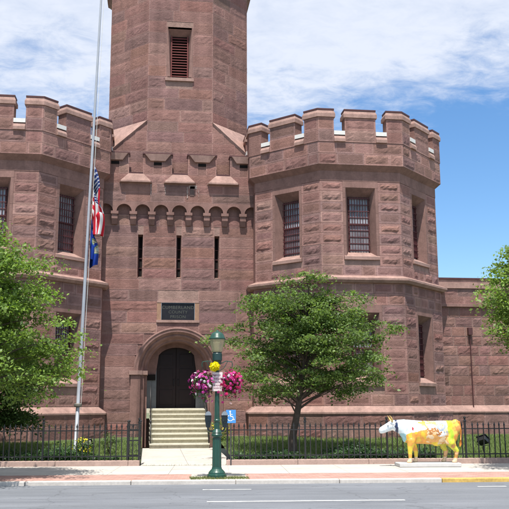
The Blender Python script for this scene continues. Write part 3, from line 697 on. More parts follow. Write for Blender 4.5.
# curtain walls right and left of the towers
def curtain(s_):
    x0, x1 = (10.75, 30) if s_ > 0 else (-30, -10.75); yw = -1.2; b = MB()
    P = lambda u, z, d: (u, yw-d, z)
    blocks(b, P, x0, x1, rows_between(Z_WT1, 5.78, .40, .02), lmin=.4, lmax=1.0, rock=.035, margin=.02, joint=.03, mcol=1.1)
    blocks(b, lambda u, z, d: (u, yw-.09-d, z), x0, x1, rows_between(5.9, 6.56, .33), lmin=.7, lmax=1.6, rock=.02, margin=.03)
    blocks(b, lambda u, z, d: (u, yw-.2-d, z), x0, x1, rows_between(0, Z_WT0, .46), lmin=.7, lmax=1.3, rock=.02, margin=.03)
    b.box(x0, x1, yw+.02, yw+.7, 0, 6.56, 0, (.205, .115, .10))
    b.build('curtain_wall', STONE, prison)
    q = MB(); q.box(x0, x1, yw-.24, yw+.02, Z_WT0, Z_WT0+.05); q.add([(x0, yw-.24, Z_WT0+.05), (x1, yw-.24, Z_WT0+.05), (x1, yw+.01, Z_WT1), (x0, yw+.01, Z_WT1)], [(0, 1, 2, 3)]); q.build('water_table', TRIM, prison)
    q = MB(); q.box(x0, x1, yw-.15, yw+.1, 5.782, 5.898); q.build('string_course', SMOOTH, prison)
    q = MB(); q.box(x0, x1, yw-.16, yw+.75, 6.562, 6.80, 0); q.box(x0, x1, yw-.06, yw+.7, 6.802, 6.94, 0); q.box(x0, x1, yw-.10, yw+.75, 6.942, 7.02, 1); q.build('coping', [TRIM, FLASH], prison)
    if s_ > 0:
        q = MB(); q.tube([(12.22, yw-.07, .2), (12.22, yw-.07, 4.66)], .022, 8); q.box(12.13, 12.31, yw-.16, yw+.0, 4.60, 4.90); q.build('conduit', FLASH, prison)
curtain(1); curtain(-1)

# ------------------------------------------------------------------ iron fences
def picket_mesh(post=False):
    b = MB(); r = .0145 if not post else .026; h = 1.02 if not post else 1.14
    b.box(-r, r, -r, r, 0, h-.08)
    b.add([(-r, 0, h-.08), (0, -r, h-.08), (r, 0, h-.08), (0, r, h-.08), (0, 0, h-.12), (0, 0, h+.02)], [(4, 1, 0), (4, 2, 1), (4, 3, 2), (4, 0, 3), (5, 0, 1), (5, 1, 2), (5, 2, 3), (5, 3, 0)])
    s = 2.2 if not post else 2.0
    b.add([(-r*s, 0, h-.06), (0, -r, h-.06), (r*s, 0, h-.06), (0, r, h-.06), (0, 0, h-.11), (0, 0, h+.05)], [(4, 1, 0), (4, 2, 1), (4, 3, 2), (4, 0, 3), (5, 0, 1), (5, 1, 2), (5, 2, 3), (5, 3, 0)])
    if post: b.lathe([(.0, -.03), (.03, -.02), (.042, .01), (.034, .04), (.0, .055)], 8, (0, 0, h+.03)); b.box(-.032, .032, -.032, .032, 0, .04)
    return b.mesh('post' if post else 'picket', [IRON])
PM, PPM = picket_mesh(), picket_mesh(True)
def fence(u0, u1, posts, label, cap_at=None):
    f = empty('iron_fence', (0, 0, 0), SA, label, 'fence')
    v = -9.50; zb = .15
    bs = MB(); u = u0
    while u < u1-.01:
        e = min(u1, u+2.1); bs.box(u+.003, e-.003, v-.16, v+.14, -.25, zb); u = e
    bs.build('base_kerb', PINKC, f, bevel=.015)
    r = MB(); r.box(u0, u1, v-.012, v+.012, zb+.10, zb+.135); r.box(u0, u1, v-.012, v+.012, zb+.84, zb+.87)
    r.build('rail', IRON, f)
    lo, hi = max(u0, -5.8), min(u1, 10.5)
    n = int((u1-u0)/.163); extra = MB()
    for i in range(n+1):
        u = (u1-.05-i*.163) if cap_at == 'r' else (u0+.05+i*.163)
        if min(abs(u-p) for p in posts) < .07: continue
        if lo <= u <= hi:
            o = bpy.data.objects.new('picket', PM); C.objects.link(o); o.parent = f; o.location = (u, v, zb); o.rotation_euler = (R(random.gauss(0, .5)), R(random.gauss(0, .5)), 0)
        else:
            extra.box(u-.011, u+.011, v-.011, v+.011, zb, zb+1.0)
    if extra.v: tag(extra.build('picket_run', IRON, f), kind='stuff')
    for p in posts:
        o = bpy.data.objects.new('post', PPM); C.objects.link(o); o.parent = f; o.location = (p, v, zb)
    return f
LFE, RFS = -.57, 1.96
fl = fence(-24, LFE, [-21.5, -19, -16.5, -14, -11.5, -9, -6.4, -3.4, LFE-.03], 'black iron picket fence on low stone kerb left of the walkway, with scrolled corner post', 'r')
fence(RFS, 26, [RFS+.03, 4.3, 6.75, 9.12, 11.5, 13.3, 15.8, 18.3, 20.8, 23.3], 'black iron picket fence on low stone kerb right of the walkway, behind the painted cow')
def corner_scrolls():
    # ornate open box post at the gate opening on the left
    b = MB(); v = -9.5; zb = .15; x0, x1 = LFE-.36, LFE-.02; y1 = v+.34
    for (x, y) in ((x0, v), (x1, y1), (x0, y1)):
        b.box(x-.016, x+.016, y-.016, y+.016, zb, zb+1.08); b.lathe([(0, 0), (.03, .015), (.036, .045), (0, .085)], 8, (x, y, zb+1.08))
    for z in (.12, .55, .86, 1.0):
        b.box(x0, x1, v-.02, v-.008, zb+z, zb+z+.025); b.box(x0, x1, y1-.008, y1+.008, zb+z, zb+z+.025); b.box(x1-.008, x1+.008, v, y1, zb+z, zb+z+.025)
    for cz in (.25, .42, .70, .93):
        for cx in (x0+.09, x0+.25):
            b.tube([(cx+.06*math.cos(t*.7)*(1-t/14), v-.02, zb+cz+.06*math.sin(t*.7)*(1-t/14)) for t in range(13)], .008, 5)
        for cyy in (v+.1, v+.25): b.tube([(x1, cyy+.055*math.cos(t*.7)*(1-t/14), zb+cz+.055*math.sin(t*.7)*(1-t/14)) for t in range(13)], .008, 5)
    b.build('corner_scrollwork', IRON, fl)
corner_scrolls()

# ------------------------------------------------------------------ foliage
rng = np.random.default_rng(5)
def leaf_mesh(name, pos, nrm, size, cols, m, aspect=.55, parent=None):
    """pos (n,3), nrm (n,3) leaf normals, size (n,), cols (n,3): rhombic leaves folded a little along the rib"""
    n = len(pos); rnd = rng.normal(size=(n, 3)); t = np.cross(nrm, rnd); t /= np.linalg.norm(t, axis=1)[:, None]+1e-9
    s = np.cross(nrm, t); L_ = size[:, None]
    a = pos-t*L_*.5; c = pos+t*L_*.5; b = pos+s*L_*aspect*.5+nrm*L_*.08-t*L_*.05; d = pos-s*L_*aspect*.5+nrm*L_*.08-t*L_*.05
    V = np.stack([a, b, c, d], 1).reshape(-1, 3).astype(np.float32)
    me = bpy.data.meshes.new(name); me.vertices.add(4*n); me.vertices.foreach_set('co', V.ravel())
    me.loops.add(4*n); me.loops.foreach_set('vertex_index', np.arange(4*n)); me.polygons.add(n)
    me.polygons.foreach_set('loop_start', np.arange(0, 4*n, 4)); me.polygons.foreach_set('loop_total', np.full(n, 4))
    me.update(calc_edges=True)
    at = me.color_attributes.new('Col', 'FLOAT_COLOR', 'CORNER')
    cc = np.concatenate([np.repeat(cols, 4, axis=0), np.ones((4*n, 1))], 1).astype(np.float32); at.data.foreach_set('color', cc.ravel())
    me.materials.append(m); o = bpy.data.objects.new(name, me); C.objects.link(o)
    if parent is not None: o.parent = parent
    return o
def unit(v): return v/(np.linalg.norm(v, axis=-1, keepdims=True)+1e-9)
def leaves_for(clusters, per, lsize, base, spread_flat=.35, var=.25):
    ps, ns, ss, cs = [], [], [], []
    for (c, rad, tn) in clusters:
        n = max(6, int(per*rad*rad*rng.uniform(.7, 1.3)))
        # leaves on drooping sprays in a flat clump
        g_ = rng.normal(size=(n, 3))*np.array([.5, .5, .5*spread_flat])*rad
        r2 = (g_[:, 0]**2+g_[:, 1]**2); g_[:, 2] -= .25*r2/max(rad, .1)
        ps.append(np.array(c)+g_)
        ns.append(unit(rng.normal(size=(n, 3))*.62+np.array([0, -.12, .85])))
        ss.append(lsize*rng.uniform(.5, 1.45, n)*(.85+.3*rng.uniform()))
        hue = rng.uniform(0, 1, (n, 1)); k = tn*rng.uniform(1-var, 1+var, (n, 1))
        cs.append((np.array(base[0])*(1-hue)+np.array(base[1])*hue)*k)
    return np.concatenate(ps), np.concatenate(ns), np.concatenate(ss), np.concatenate(cs)
def tree(loc, trunk_h, trunk_r, env, nlimb, per, lsize, label, base, zc, seed=0, crad=(.3, .6), group=None, lean=(0, 0), flat=.35, top=None, var=(.72, 1.08)):
    """env(direction unit vec) -> reach; crown centre at height zc above loc"""
    rs = random.Random(seed); root = empty('tree', loc, 0, label, 'tree', group)
    b = MB(); cc = Vector((lean[0], lean[1], zc)); cl = []
    # trunk with slight bends
    tp = [Vector((0, 0, -.05)), Vector((.02, .01, trunk_h*.5)), Vector((lean[0]*.3, lean[1]*.3, trunk_h)), Vector((lean[0]*.7, lean[1]*.7, (trunk_h+zc)/2+.2)), Vector((lean[0], lean[1], zc+.6)), Vector((lean[0]*1.1, lean[1], zc+ (top or 1.4)))]
    b.tube(tp, [trunk_r*1.35, trunk_r, trunk_r*.85, trunk_r*.6, trunk_r*.35, trunk_r*.1], 10)
    for i in range(nlimb):
        t = (i+.5)/nlimb; phi = i*2.39996+rs.uniform(-.4, .4); el = math.asin(max(-.75, min(.98, -.62+1.6*t+rs.uniform(-.12, .12))))
        d = Vector((math.cos(phi)*math.cos(el), math.sin(phi)*math.cos(el), math.sin(el))); reach = env(d)*rs.uniform(*var)
        end = cc+d*reach
        zs_ = max(trunk_h*.8, min(zc+1.0, end.z-reach*rs.uniform(.25, .45)))
        f_ = max(0, min(1, (zs_-trunk_h)/max(.1, zc-trunk_h)))
        st = Vector((lean[0]*(.3+.7*f_), lean[1]*(.3+.7*f_), zs_))
        mid = st.lerp(end, .5)+Vector((rs.uniform(-.12, .12), rs.uniform(-.12, .12), .16*reach*.5))
        r0 = trunk_r*rs.uniform(.2, .34)
        b.tube([st, st.lerp(mid, .5)+Vector((0, 0, .04)), mid, mid.lerp(end, .5)+Vector((rs.uniform(-.05, .05), 0, .05)), end], [r0, r0*.8, r0*.6, r0*.35, r0*.12], 6)
        for k in range(rs.randint(3, 5)):
            q = rs.uniform(.42, 1.02); base_p = (st.lerp(mid, q*2) if q < .5 else mid.lerp(end, q*2-1))
            off = Vector((rs.gauss(0, .3), rs.gauss(0, .3), rs.gauss(0, .13)))*min(1, reach*.5)
            tip = base_p+off; b.tube([base_p, base_p.lerp(tip, .6)+Vector((0, 0, .03)), tip], [r0*.25, r0*.16, .004], 4)
            cl.append((tuple(tip), rs.uniform(*crad), rs.choice((.78, .9, 1, 1.08, 1.2))))
        cl.append((tuple(end), rs.uniform(*crad)*.85, rs.choice((.9, 1, 1.15, 1.3))))
    b.build('trunk', BARK, root, smooth=True)
    P_, N_, S_, K_ = leaves_for(cl, per, lsize, base, flat)
    leaf_mesh('crown', P_, N_, S_, K_, LEAF, parent=root, aspect=.62)
    return root
def cone(rx, ry, rzu, rzd, q=1.3):
    def f(d):
        rz_ = rzu if d.z > 0 else rzd; h = math.hypot(d.x/rx, d.y/ry); e = q if d.z > 0 else 2
        return 1/((h**e+(abs(d.z)/rz_)**e)**(1/e))
    return f
def ell(rx, ry, rzu, rzd, bx=0):
    def f(d):
        rz_ = rzu if d.z > 0 else rzd; rxx = rx*(1+bx*d.x)
        return 1/math.sqrt((d.x/rxx)**2+(d.y/ry)**2+(d.z/rz_)**2)
    return f
GR = ((.070, .125, .038), (.165, .245, .065))
GD = ((.036, .072, .022), (.075, .13, .035))
GB = ((.095, .165, .035), (.20, .295, .065))
tree((3.42, -8.0, .12), 1.35, .12, cone(3.1, 2.4, 2.2, 2.5, 1.8), 100, 720, .090, 'spreading green tree with layered branches standing in front of the right tower', GR, 3.48, 3, (.2, .52), lean=(.55, 0), top=1.6, flat=.30, var=(.5, 1.12))
tree((-6.2, -13.45, 0), 2.1, .10, cone(3.1, 2.1, 2.8, 2.2, 1.1), 92, 680, .090, 'bright green tree with a pointed top at the left edge, partly behind the flagpole', GB, 3.75, 12, (.3, .58), lean=(.5, .3), top=2.2, var=(.62, 1.1))
tree((-6.9, -7.3, .15), 1.2, .13, ell(2.5, 2.0, 2.4, 1.7), 70, 760, .10, 'darker tree inside the yard behind the bright one at the left edge', GD, 2.5, 21, (.35, .65))
tree((9.95, -13.3, 0), 2.2, .10, cone(2.3, 1.9, 2.2, 1.8, 1.5), 66, 780, .088, 'bright green tree reaching in from the right edge of the photo', GB, 4.6, 31, (.28, .55), top=1.9)

# lawn tufts: one stuff object; ivy ground cover behind the fences; weeds at the kerb
def tufts(name, n, xr, yf, zf, h, cols, w=.012, sig=None, label=None, seed=1, blades=1):
    r_ = np.random.default_rng(seed); x = r_.uniform(*xr, n); y = yf(x, r_.uniform(0, 1, n)); z = zf(x, y)
    a = r_.uniform(0, 2*np.pi, n); hh = h*r_.uniform(.5, 1.3, n); lean = r_.normal(size=(n, 2))*.35*hh[:, None]
    dx, dy = np.cos(a)*w, np.sin(a)*w
    p0 = np.stack([x-dx, y-dy, z-.01], 1); p1 = np.stack([x+dx, y+dy, z-.01], 1); tp = np.stack([x+lean[:, 0], y+lean[:, 1], z+hh], 1)
    V = np.stack([p0, p1, tp], 1).reshape(-1, 3).astype(np.float32)
    me = bpy.data.meshes.new(name); me.vertices.add(3*n); me.vertices.foreach_set('co', V.ravel()); me.loops.add(3*n); me.loops.foreach_set('vertex_index', np.arange(3*n))
    me.polygons.add(n); me.polygons.foreach_set('loop_start', np.arange(0, 3*n, 3)); me.polygons.foreach_set('loop_total', np.full(n, 3)); me.update(calc_edges=True)
    hue = r_.uniform(0, 1, (n, 1)); c = (np.array(cols[0])*(1-hue)+np.array(cols[1])*hue)*r_.uniform(.75, 1.25, (n, 1))
    at = me.color_attributes.new('Col', 'FLOAT_COLOR', 'CORNER'); at.data.foreach_set('color', np.concatenate([np.repeat(c, 3, axis=0), np.ones((3*n, 1))], 1).astype(np.float32).ravel())
    me.materials.append(GRASSM); o = bpy.data.objects.new(name, me); C.objects.link(o); tag(o, label, name.replace('_', ' '), kind='stuff'); return o
yz = lambda x, y: .06+.44*np.clip((y-(-9.45-.085*x))/(5.55+.085*x), 0, 1)
fy = lambda x: -9.25+math.tan(SA)*x
GG = ((.12, .18, .06), (.24, .30, .11))
tufts('grass', 26000, (-9, -1.45), lambda x, t: fy(x)+t*(-4.3-fy(x)), yz, .10, GG, label='green lawn grass in the yard left of the walkway', seed=2)
tufts('grass', 42000, (1.5, 13.5), lambda x, t: fy(x)+t*(-2.6-fy(x)), yz, .10, GG, label='green lawn grass in the yard right of the walkway', seed=3)
def ivy(x0, x1, n, label, seed, depth=1.9, h=.40):  # ground cover, thickened with dark leaves to stand in for shade on the lawn
    r_ = np.random.default_rng(seed); x = r_.uniform(x0, x1, n); y = fy(x)+.08+r_.uniform(0, 1, n)**1.4*depth
    hh = h*(.55+.45*np.sin(x*2.1)*np.sin(x*.77+1)); z = .08+np.abs(r_.normal(size=n))*.45*hh+.02
    P_ = np.stack([x, y, z], 1); N_ = unit(r_.normal(size=(n, 3))*.5+np.array([0, -.35, .8])); S_ = r_.uniform(.05, .11, n)
    hue = r_.uniform(0, 1, (n, 1)); K_ = (np.array((.025, .06, .025))*(1-hue)+np.array((.06, .12, .04))*hue)*r_.uniform(.7, 1.3, (n, 1))
    tag(leaf_mesh('ground_cover', P_, N_, S_, K_, LEAF, .8), label, 'ground cover', kind='stuff')
ivy(-9, -2.0, 14000, 'dark ivy ground cover doubling as lawn shade behind the left iron fence', 4)
ivy(1.5, 7.5, 15000, 'dark ivy ground cover doubling as lawn shade behind the right iron fence, under the tree', 5)
tufts('weeds', 1100, (-.15, 1.25), lambda x, t: -14.36+t*.5-.085*x, lambda x, y: x*0, .05, ((.10, .14, .05), (.25, .26, .12)), label='low weeds on the kerb edge around the lamp post base', seed=8, w=.01)
tufts('weeds', 500, (-9, 10), lambda x, t: -9.68+t*.04-.085*x, lambda x, y: x*0, .05, ((.06, .12, .03), (.15, .2, .06)), label='thin weeds along the foot of the fence kerb', seed=9, w=.008)
def shrub(loc, r, h, n, label, cols, flowers=None, seed=1, name='shrub'):
    root = empty(name, loc, 0, label, 'shrub'); r_ = np.random.default_rng(seed)
    st = MB()
    for i in range(9):
        a = i*2.4; st.tube([(0, 0, 0), (r*.3*math.cos(a), r*.3*math.sin(a), h*.5), (r*.7*math.cos(a), r*.7*math.sin(a), h*.85)], [.012, .008, .003], 4)
    st.build('stem', BARK, root)
    d = unit(r_.normal(size=(n, 3))); q = r_.uniform(.35, 1.0, (n, 1))**.6; P_ = d*q*np.array([r, r, h*.5])*(1+.25*r_.normal(size=(n, 1))*.5)+np.array([0, 0, h*.55])
    P_[:, 2] = np.maximum(P_[:, 2], .02)
    hue = r_.uniform(0, 1, (n, 1)); K_ = (np.array(cols[0])*(1-hue)+np.array(cols[1])*hue)
    leaf_mesh('foliage', P_, unit(r_.normal(size=(n, 3))*.6+np.array([0, -.2, .7])), r_.uniform(.04, .085, n), K_, LEAF, .6, root)
    if flowers:
        k = int(n*.14); d = unit(r_.normal(size=(k, 3))+np.array([0, -.4, .5])); P_ = d*np.array([r, r, h*.5])*1.02+np.array([0, 0, h*.55])
        leaf_mesh('blossom', P_, unit(d+r_.normal(size=(k, 3))*.3), r_.uniform(.04, .06, k), np.tile(np.array(flowers), (k, 1))*r_.uniform(.7, 1.1, (k, 1)), PETAL, .95, root)
shrub((1.42, -4.3, .28), .38, .95, 900, 'light green shrub with a few yellow flowers beside the foot of the steps', ((.08, .15, .03), (.16, .24, .06)), (.7, .6, .1), 3)
shrub((-3.12, -8.35, .12), .30, .62, 600, 'low shrub with yellow flowers behind the left fence near the flagpole', ((.05, .12, .03), (.14, .22, .05)), (.8, .65, .04), 5)
shrub((-2.35, -7.6, .18), .28, .7, 420, 'small pale green shrub in the left yard between flagpole and steps', ((.08, .14, .05), (.16, .22, .09)), None, 7)
# young branch tips (small leafy plant at the portal right, seen over the lamp)
# ------------------------------------------------------------------ lamp post with baskets
LX, LY = .50, -13.98
def lamp():
    root = empty('street_lamp', (LX, LY, 0), 0, 'dark green fluted lamp post with domed top and yellowish glass, at the kerb', 'street lamp')
    b = MB()
    b.lathe([(.24, 0), (.24, .07), (.20, .09), (.20, .12), (.17, .17), (.125, .21), (.115, .25)], 24, smooth_ := (0, 0, 0)) if False else b.lathe([(.235, 0), (.235, .075), (.205, .09), (.20, .13), (.165, .17), (.125, .21), (.115, .25)], 24)
    b.lathe([(.112, .25), (.105, .9), (.10, .95)], 24, flute=.10)
    b.lathe([(.10, .95), (.13, .98), (.135, 1.02), (.115, 1.05), (.125, 1.07), (.10, 1.11), (.07, 1.15)], 24)
    b.build('base', LGREEN, root)
    b = MB(); b.lathe([(.068, 1.15), (.045, 2.75)], 20, flute=.14); b.lathe([(.062, 1.32), (.075, 1.34), (.075, 1.37), (.06, 1.39)], 16)
    b.build('shaft', LGREEN, root)
    b = MB(); b.lathe([(.05, 2.72), (.10, 2.76), (.105, 2.80), (.12, 2.82), (.12, 2.98), (.105, 3.0), (.12, 3.02)], 20); b.build('fitter', mat('lamp_fitter_paint', (.010, .035, .035), .4, spec=.5), root)
    m = bpy.data.materials.new('refractor_glass'); nt, p = nodes_of(m); p.inputs['Base Color'].default_value = (.78, .74, .52, 1); p.inputs['Roughness'].default_value = .25; p.inputs['Transmission Weight'].default_value = .75; p.inputs['IOR'].default_value = 1.15
    b = MB(); b.lathe([(.11, 3.02), (.125, 3.06), (.175, 3.24), (.185, 3.33), (.18, 3.345)], 28, flute=.03); b.build('globe', m, root)
    b = MB(); b.lathe([(.205, 3.335), (.205, 3.36), (.18, 3.39), (.165, 3.44), (.13, 3.49), (.07, 3.525), (.04, 3.53), (.03, 3.56), (.0, 3.57)], 28); b.build('cap', LGREEN, root, smooth=True)
    b = MB()
    for s in (-1, 1): b.tube([(s*.05, 0, 2.72), (s*.22, 0, 2.80), (s*.36, 0, 2.78), (s*.38, 0, 2.72), (s*.37, 0, 2.66)], .011, 6); b.tube([(s*.05, 0, 2.55), (s*.16, 0, 2.62), (s*.26, 0, 2.79)], .008, 6)
    b.build('basket_arm', LGREEN, root)
lamp()
def basket(x, label, pal, n, seed, rx=.30):
    root = empty('flower_basket', (x, LY, 2.28), 0, label, 'flower basket', 'flower baskets hanging on the lamp post')
    r_ = np.random.default_rng(seed); b = MB(); b.lathe([(.02, -.18), (.10, -.15), (.16, -.06), (.18, .02), (.16, .02)], 14); b.build('basket', mat('coir_liner', (.09, .055, .03), .95, noise=.3), root)
    w_ = MB()
    for i in range(3):
        a = i*2.094; w_.tube([(.17*math.cos(a), .17*math.sin(a), .02), (0, 0, .38)], .004, 4)
    w_.build('hanger', IRON, root)
    k = 1700; d = unit(r_.normal(size=(k, 3))); P_ = d*r_.uniform(.5, 1, (k, 1))*np.array([rx*.9, .26, .26]); P_[:, 2] = P_[:, 2]-.02
    dr = r_.uniform(size=k) < .25; P_[dr, 2] -= r_.uniform(0, .26, dr.sum())
    hue = r_.uniform(0, 1, (k, 1)); K_ = np.array((.03, .07, .02))*(1-hue)+np.array((.08, .15, .04))*hue
    leaf_mesh('foliage', P_, unit(r_.normal(size=(k, 3))+np.array([0, -.3, .5])), r_.uniform(.03, .055, k), K_, LEAF, .6, root)
    # each blossom is five petals round a point
    P2, N2, S2, C2 = [], [], [], []
    for i in range(n):
        d = unit(r_.normal(size=3)+np.array([0, -.35, .1])); c = d*np.array([rx, .30, .27])*r_.uniform(.75, 1.22)
        if r_.uniform() < .3: c[2] -= r_.uniform(0, .28)
        nn = unit(d+r_.normal(size=3)*.35); t = unit(np.cross(nn, r_.normal(size=3))); s = np.cross(nn, t)
        wgt = np.array([p[1] for p in pal]); idx = r_.choice(len(pal), p=wgt/wgt.sum()); col = np.array(pal[idx][0])*r_.uniform(.75, 1.15)
        for j in range(5):
            a = j*1.2566; o_ = (t*math.cos(a)+s*math.sin(a))*.020; P2.append(c+o_); N2.append(unit(nn+o_*12)); S2.append(.044); C2.append(col)
    leaf_mesh('blossom', np.array(P2), np.array(N2), np.array(S2), np.array(C2), PETAL, .95, root)
basket(LX-.36, 'hanging basket of purple, magenta and white petunias left of the lamp post', [((.42, .04, .26), 3), ((.62, .12, .42), 3), ((.74, .70, .74), 2), ((.14, .01, .10), 3), ((.3, .02, .12), 2)], 190, 1)
basket(LX+.33, 'hanging basket of crimson and magenta petunias right of the lamp post', [((.5, .02, .12), 4), ((.62, .06, .30), 3), ((.22, .01, .09), 3), ((.75, .55, .68), .6)], 230, 2, .29)
def rosette():
    root = empty('yellow_bow', (LX-.07, LY-.12, 2.66), 0, 'round ruffled bright yellow bow tied on the lamp post above the white sign', 'bow')
    r_ = np.random.default_rng(3); Ps, Ns, Ss, Cs = [], [], [], []
    for i in range(240):
        d = unit(r_.normal(size=3)+np.array([0, -.25, 0])); c = d*.105*r_.uniform(.6, 1.05); Ps.append(c); Ns.append(unit(r_.normal(size=3)+d*.6)); Ss.append(r_.uniform(.06, .10)); Cs.append(np.array((.80, .70, .01))*r_.uniform(.85, 1.1))
    leaf_mesh('loops', np.array(Ps), np.array(Ns), np.array(Ss), np.array(Cs), PETAL, .8, root)
    b = MB(); b.tube([(0, .04, 0), (.07, .10, 0), (.07, .16, 0)], .012, 5); b.build('tie', mat('yellow_ribbon', (.75, .62, .02), .5), root)
rosette()
def lamp_sign():
    root = empty('lamp_notice', (LX+.0, LY-.09, 0), R(-8), 'narrow faded white notice strapped to the lamp post between the two baskets', 'notice')
    M = Matrix.Rotation(R(-3), 4, 'Y')
    b = MB(); b.box(-.125, .125, -.006, .006, 2.06, 2.52, 0); b.build('panel', mat('faded_white_sign', (.66, .56, .56), .5, noise=.1, nscale=9), root, bevel=.004)
    b = MB()
    for z in (2.14, 2.44): b.box(-.02, .02, .004, .05, z, z+.02)
    b.build('strap', STEEL, root)
    m = mat('faded_sign_ink', (.28, .17, .20), .6)
    b = MB(); r_ = random.Random(4); z = 2.46     # worn, unreadable rows of print
    for z, h in ((2.43, .04), (2.34, .05), (2.26, .035), (2.19, .03), (2.12, .03)):
        x = -.09
        while x < .08: w_ = r_.uniform(.012, .035); b.box(x, min(.095, x+w_), -.0085, -.0065, z, z+h); x += w_+.012
    b.build('print', m, root)
lamp_sign()
def meters():
    root = empty('parking_meter', (.52, -13.55, .13), 0, 'twin-headed parking meter with grey heads standing just behind the lamp post', 'parking meter')
    G = mat('meter_grey_paint', (.05, .065, .07), .45, metal=.3); GLS = mat('meter_window', (.62, .66, .68), .2, spec=.6)
    b = MB(); b.tube([(0, 0, -.15), (0, 0, .98)], .03, 10); b.tube([(-.205, 0, 1.06), (-.205, 0, 1.0), (-.17, 0, .96), (.17, 0, .96), (.205, 0, 1.0), (.205, 0, 1.06)], .022, 8); b.build('pole', G, root)
    for s in (-1, 1):
        h = MB(); x = .205*s
        pr = [(-.045, 1.05), (.045, 1.05), (.075, 1.22), (.078, 1.34), (-.078, 1.34), (-.075, 1.22)]
        n = len(pr)
        h.add([(x+p[0], -.06, p[1]) for p in pr]+[(x+p[0], .06, p[1]) for p in pr], [tuple(range(n))]+[tuple(range(2*n-1, n-1, -1))]+[(i, i+n, (i+1) % n+n, (i+1) % n) for i in range(n)])
        h.box(x-.03, x+.03, -.075, -.06, 1.14, 1.20, 0)
        ho = h.build('meter_head', G, root, bevel=.008)
        d = MB(); k = 12; arc = [(x-.075*math.cos(math.pi*i/k), 1.342+.105*math.sin(math.pi*i/k)) for i in range(k+1)]; m_ = len(arc)
        d.add([(p[0], -.055, p[1]) for p in arc]+[(p[0], .055, p[1]) for p in arc], [tuple(range(m_-1, -1, -1)), tuple(range(m_, 2*m_))]+[(i, i+m_, (i+1) % m_+m_, (i+1) % m_) for i in range(m_)])
        d.build('window_dome', GLS, ho)
        d = MB(); d.box(x-.08, x+.08, -.062, .062, 1.325, 1.345); d.build('collar', IRON, ho)
meters()
def hc_sign():
    root = empty('disabled_parking_sign', (1.26, -9.85, 0), 0, 'small blue sign with white wheelchair symbol on a thin post by the right fence', 'sign')
    b = MB(); b.tube([(0, 0, 0), (0, 0, 1.60)], .018, 8); b.build('post', mat('sign_post_steel', (.07, .07, .075), .5, metal=.4), root)
    b = MB(); b.box(-.145, .145, -.026, -.020, 1.21, 1.59); b.build('panel', mat('blue_sign_paint', (.06, .25, .62), .4), root, bevel=.003)
    b = MB(); y0, y1 = -.030, -.0268
    Wm = mat('white_sign_paint', (.8, .82, .85), .45)
    def seg(a, c, w): 
        a, c = Vector((a[0], 0, a[1])), Vector((c[0], 0, c[1])); d = (c-a).normalized(); n_ = Vector((-d.z, 0, d.x))*w/2
        P_ = [a-n_, c-n_, c+n_, a+n_]; b.add([(p.x, y0, p.z) for p in P_]+[(p.x, y1, p.z) for p in P_], [(0, 1, 2, 3), (7, 6, 5, 4), (0, 4, 5, 1), (1, 5, 6, 2), (2, 6, 7, 3), (3, 7, 4, 0)])
    b.lathe([(.024, 0), (.024, .003)], 14, M=Matrix.Translation((-.025, y1, 1.545)) @ Matrix.Rotation(R(90), 4, 'X'))
    seg((-.025, 1.52), (-.015, 1.40), .03); seg((-.02, 1.46), (.045, 1.46), .018); seg((-.02, 1.40), (.055, 1.40), .024); seg((.05, 1.40), (.085, 1.30), .024); seg((.08, 1.30), (.11, 1.315), .02)
    pts = [(-.02+.085*math.cos(R(a)), 1.36+.085*math.sin(R(a))) for a in range(120, 375, 15)]
    for i in range(len(pts)-1): seg(pts[i], pts[i+1], .018)
    b.build('wheelchair_symbol', Wm, root)
hc_sign()

# ------------------------------------------------------------------ flagpole and flags
PX0, PZ0 = Vector((-3.40, -7.4, .1)), None
TILT = .026
def pole_at(z): return Vector((-3.385+(z-1.0)*.0232, -7.4, z))
def flagpole():
    root = empty('flagpole', (0, 0, 0), 0, 'tall tapering silver flagpole leaning slightly, in the yard left of the steps', 'flagpole')
    b = MB(); zs = [.05, 3, 6, 9, 12, 15, 18, 20]; b.tube([pole_at(z) for z in zs], [.060, .057, .052, .046, .041, .036, .031, .027], 16); b.build('pole', STEEL, root, smooth=True)
    b = MB(); c = pole_at(.1); b.lathe([(.2, 0), (.2, .05), (.13, .09), (.10, .2)], 18, c); c = pole_at(1.75); b.lathe([(.09, -.06), (.125, -.03), (.125, .03), (.09, .06)], 16, c); b.build('collar', mat('cast_collar', (.16, .15, .13), .6, metal=.4), root)
    b = MB(); c = pole_at(20); b.lathe([(.0, 0), (.1, .05), (.14, .14), (.1, .23), (0, .28)], 16, c); b.build('finial', mat('gold_ball', (.7, .5, .15), .3, metal=1), root)
    b = MB(); b.tube([pole_at(z)+Vector((.10, -.02, 0)) for z in (1.6, 6, 9.7, 19.8)], .008, 5); b.build('halyard', mat('rope', (.6, .6, .58), .8), root)
flagpole()
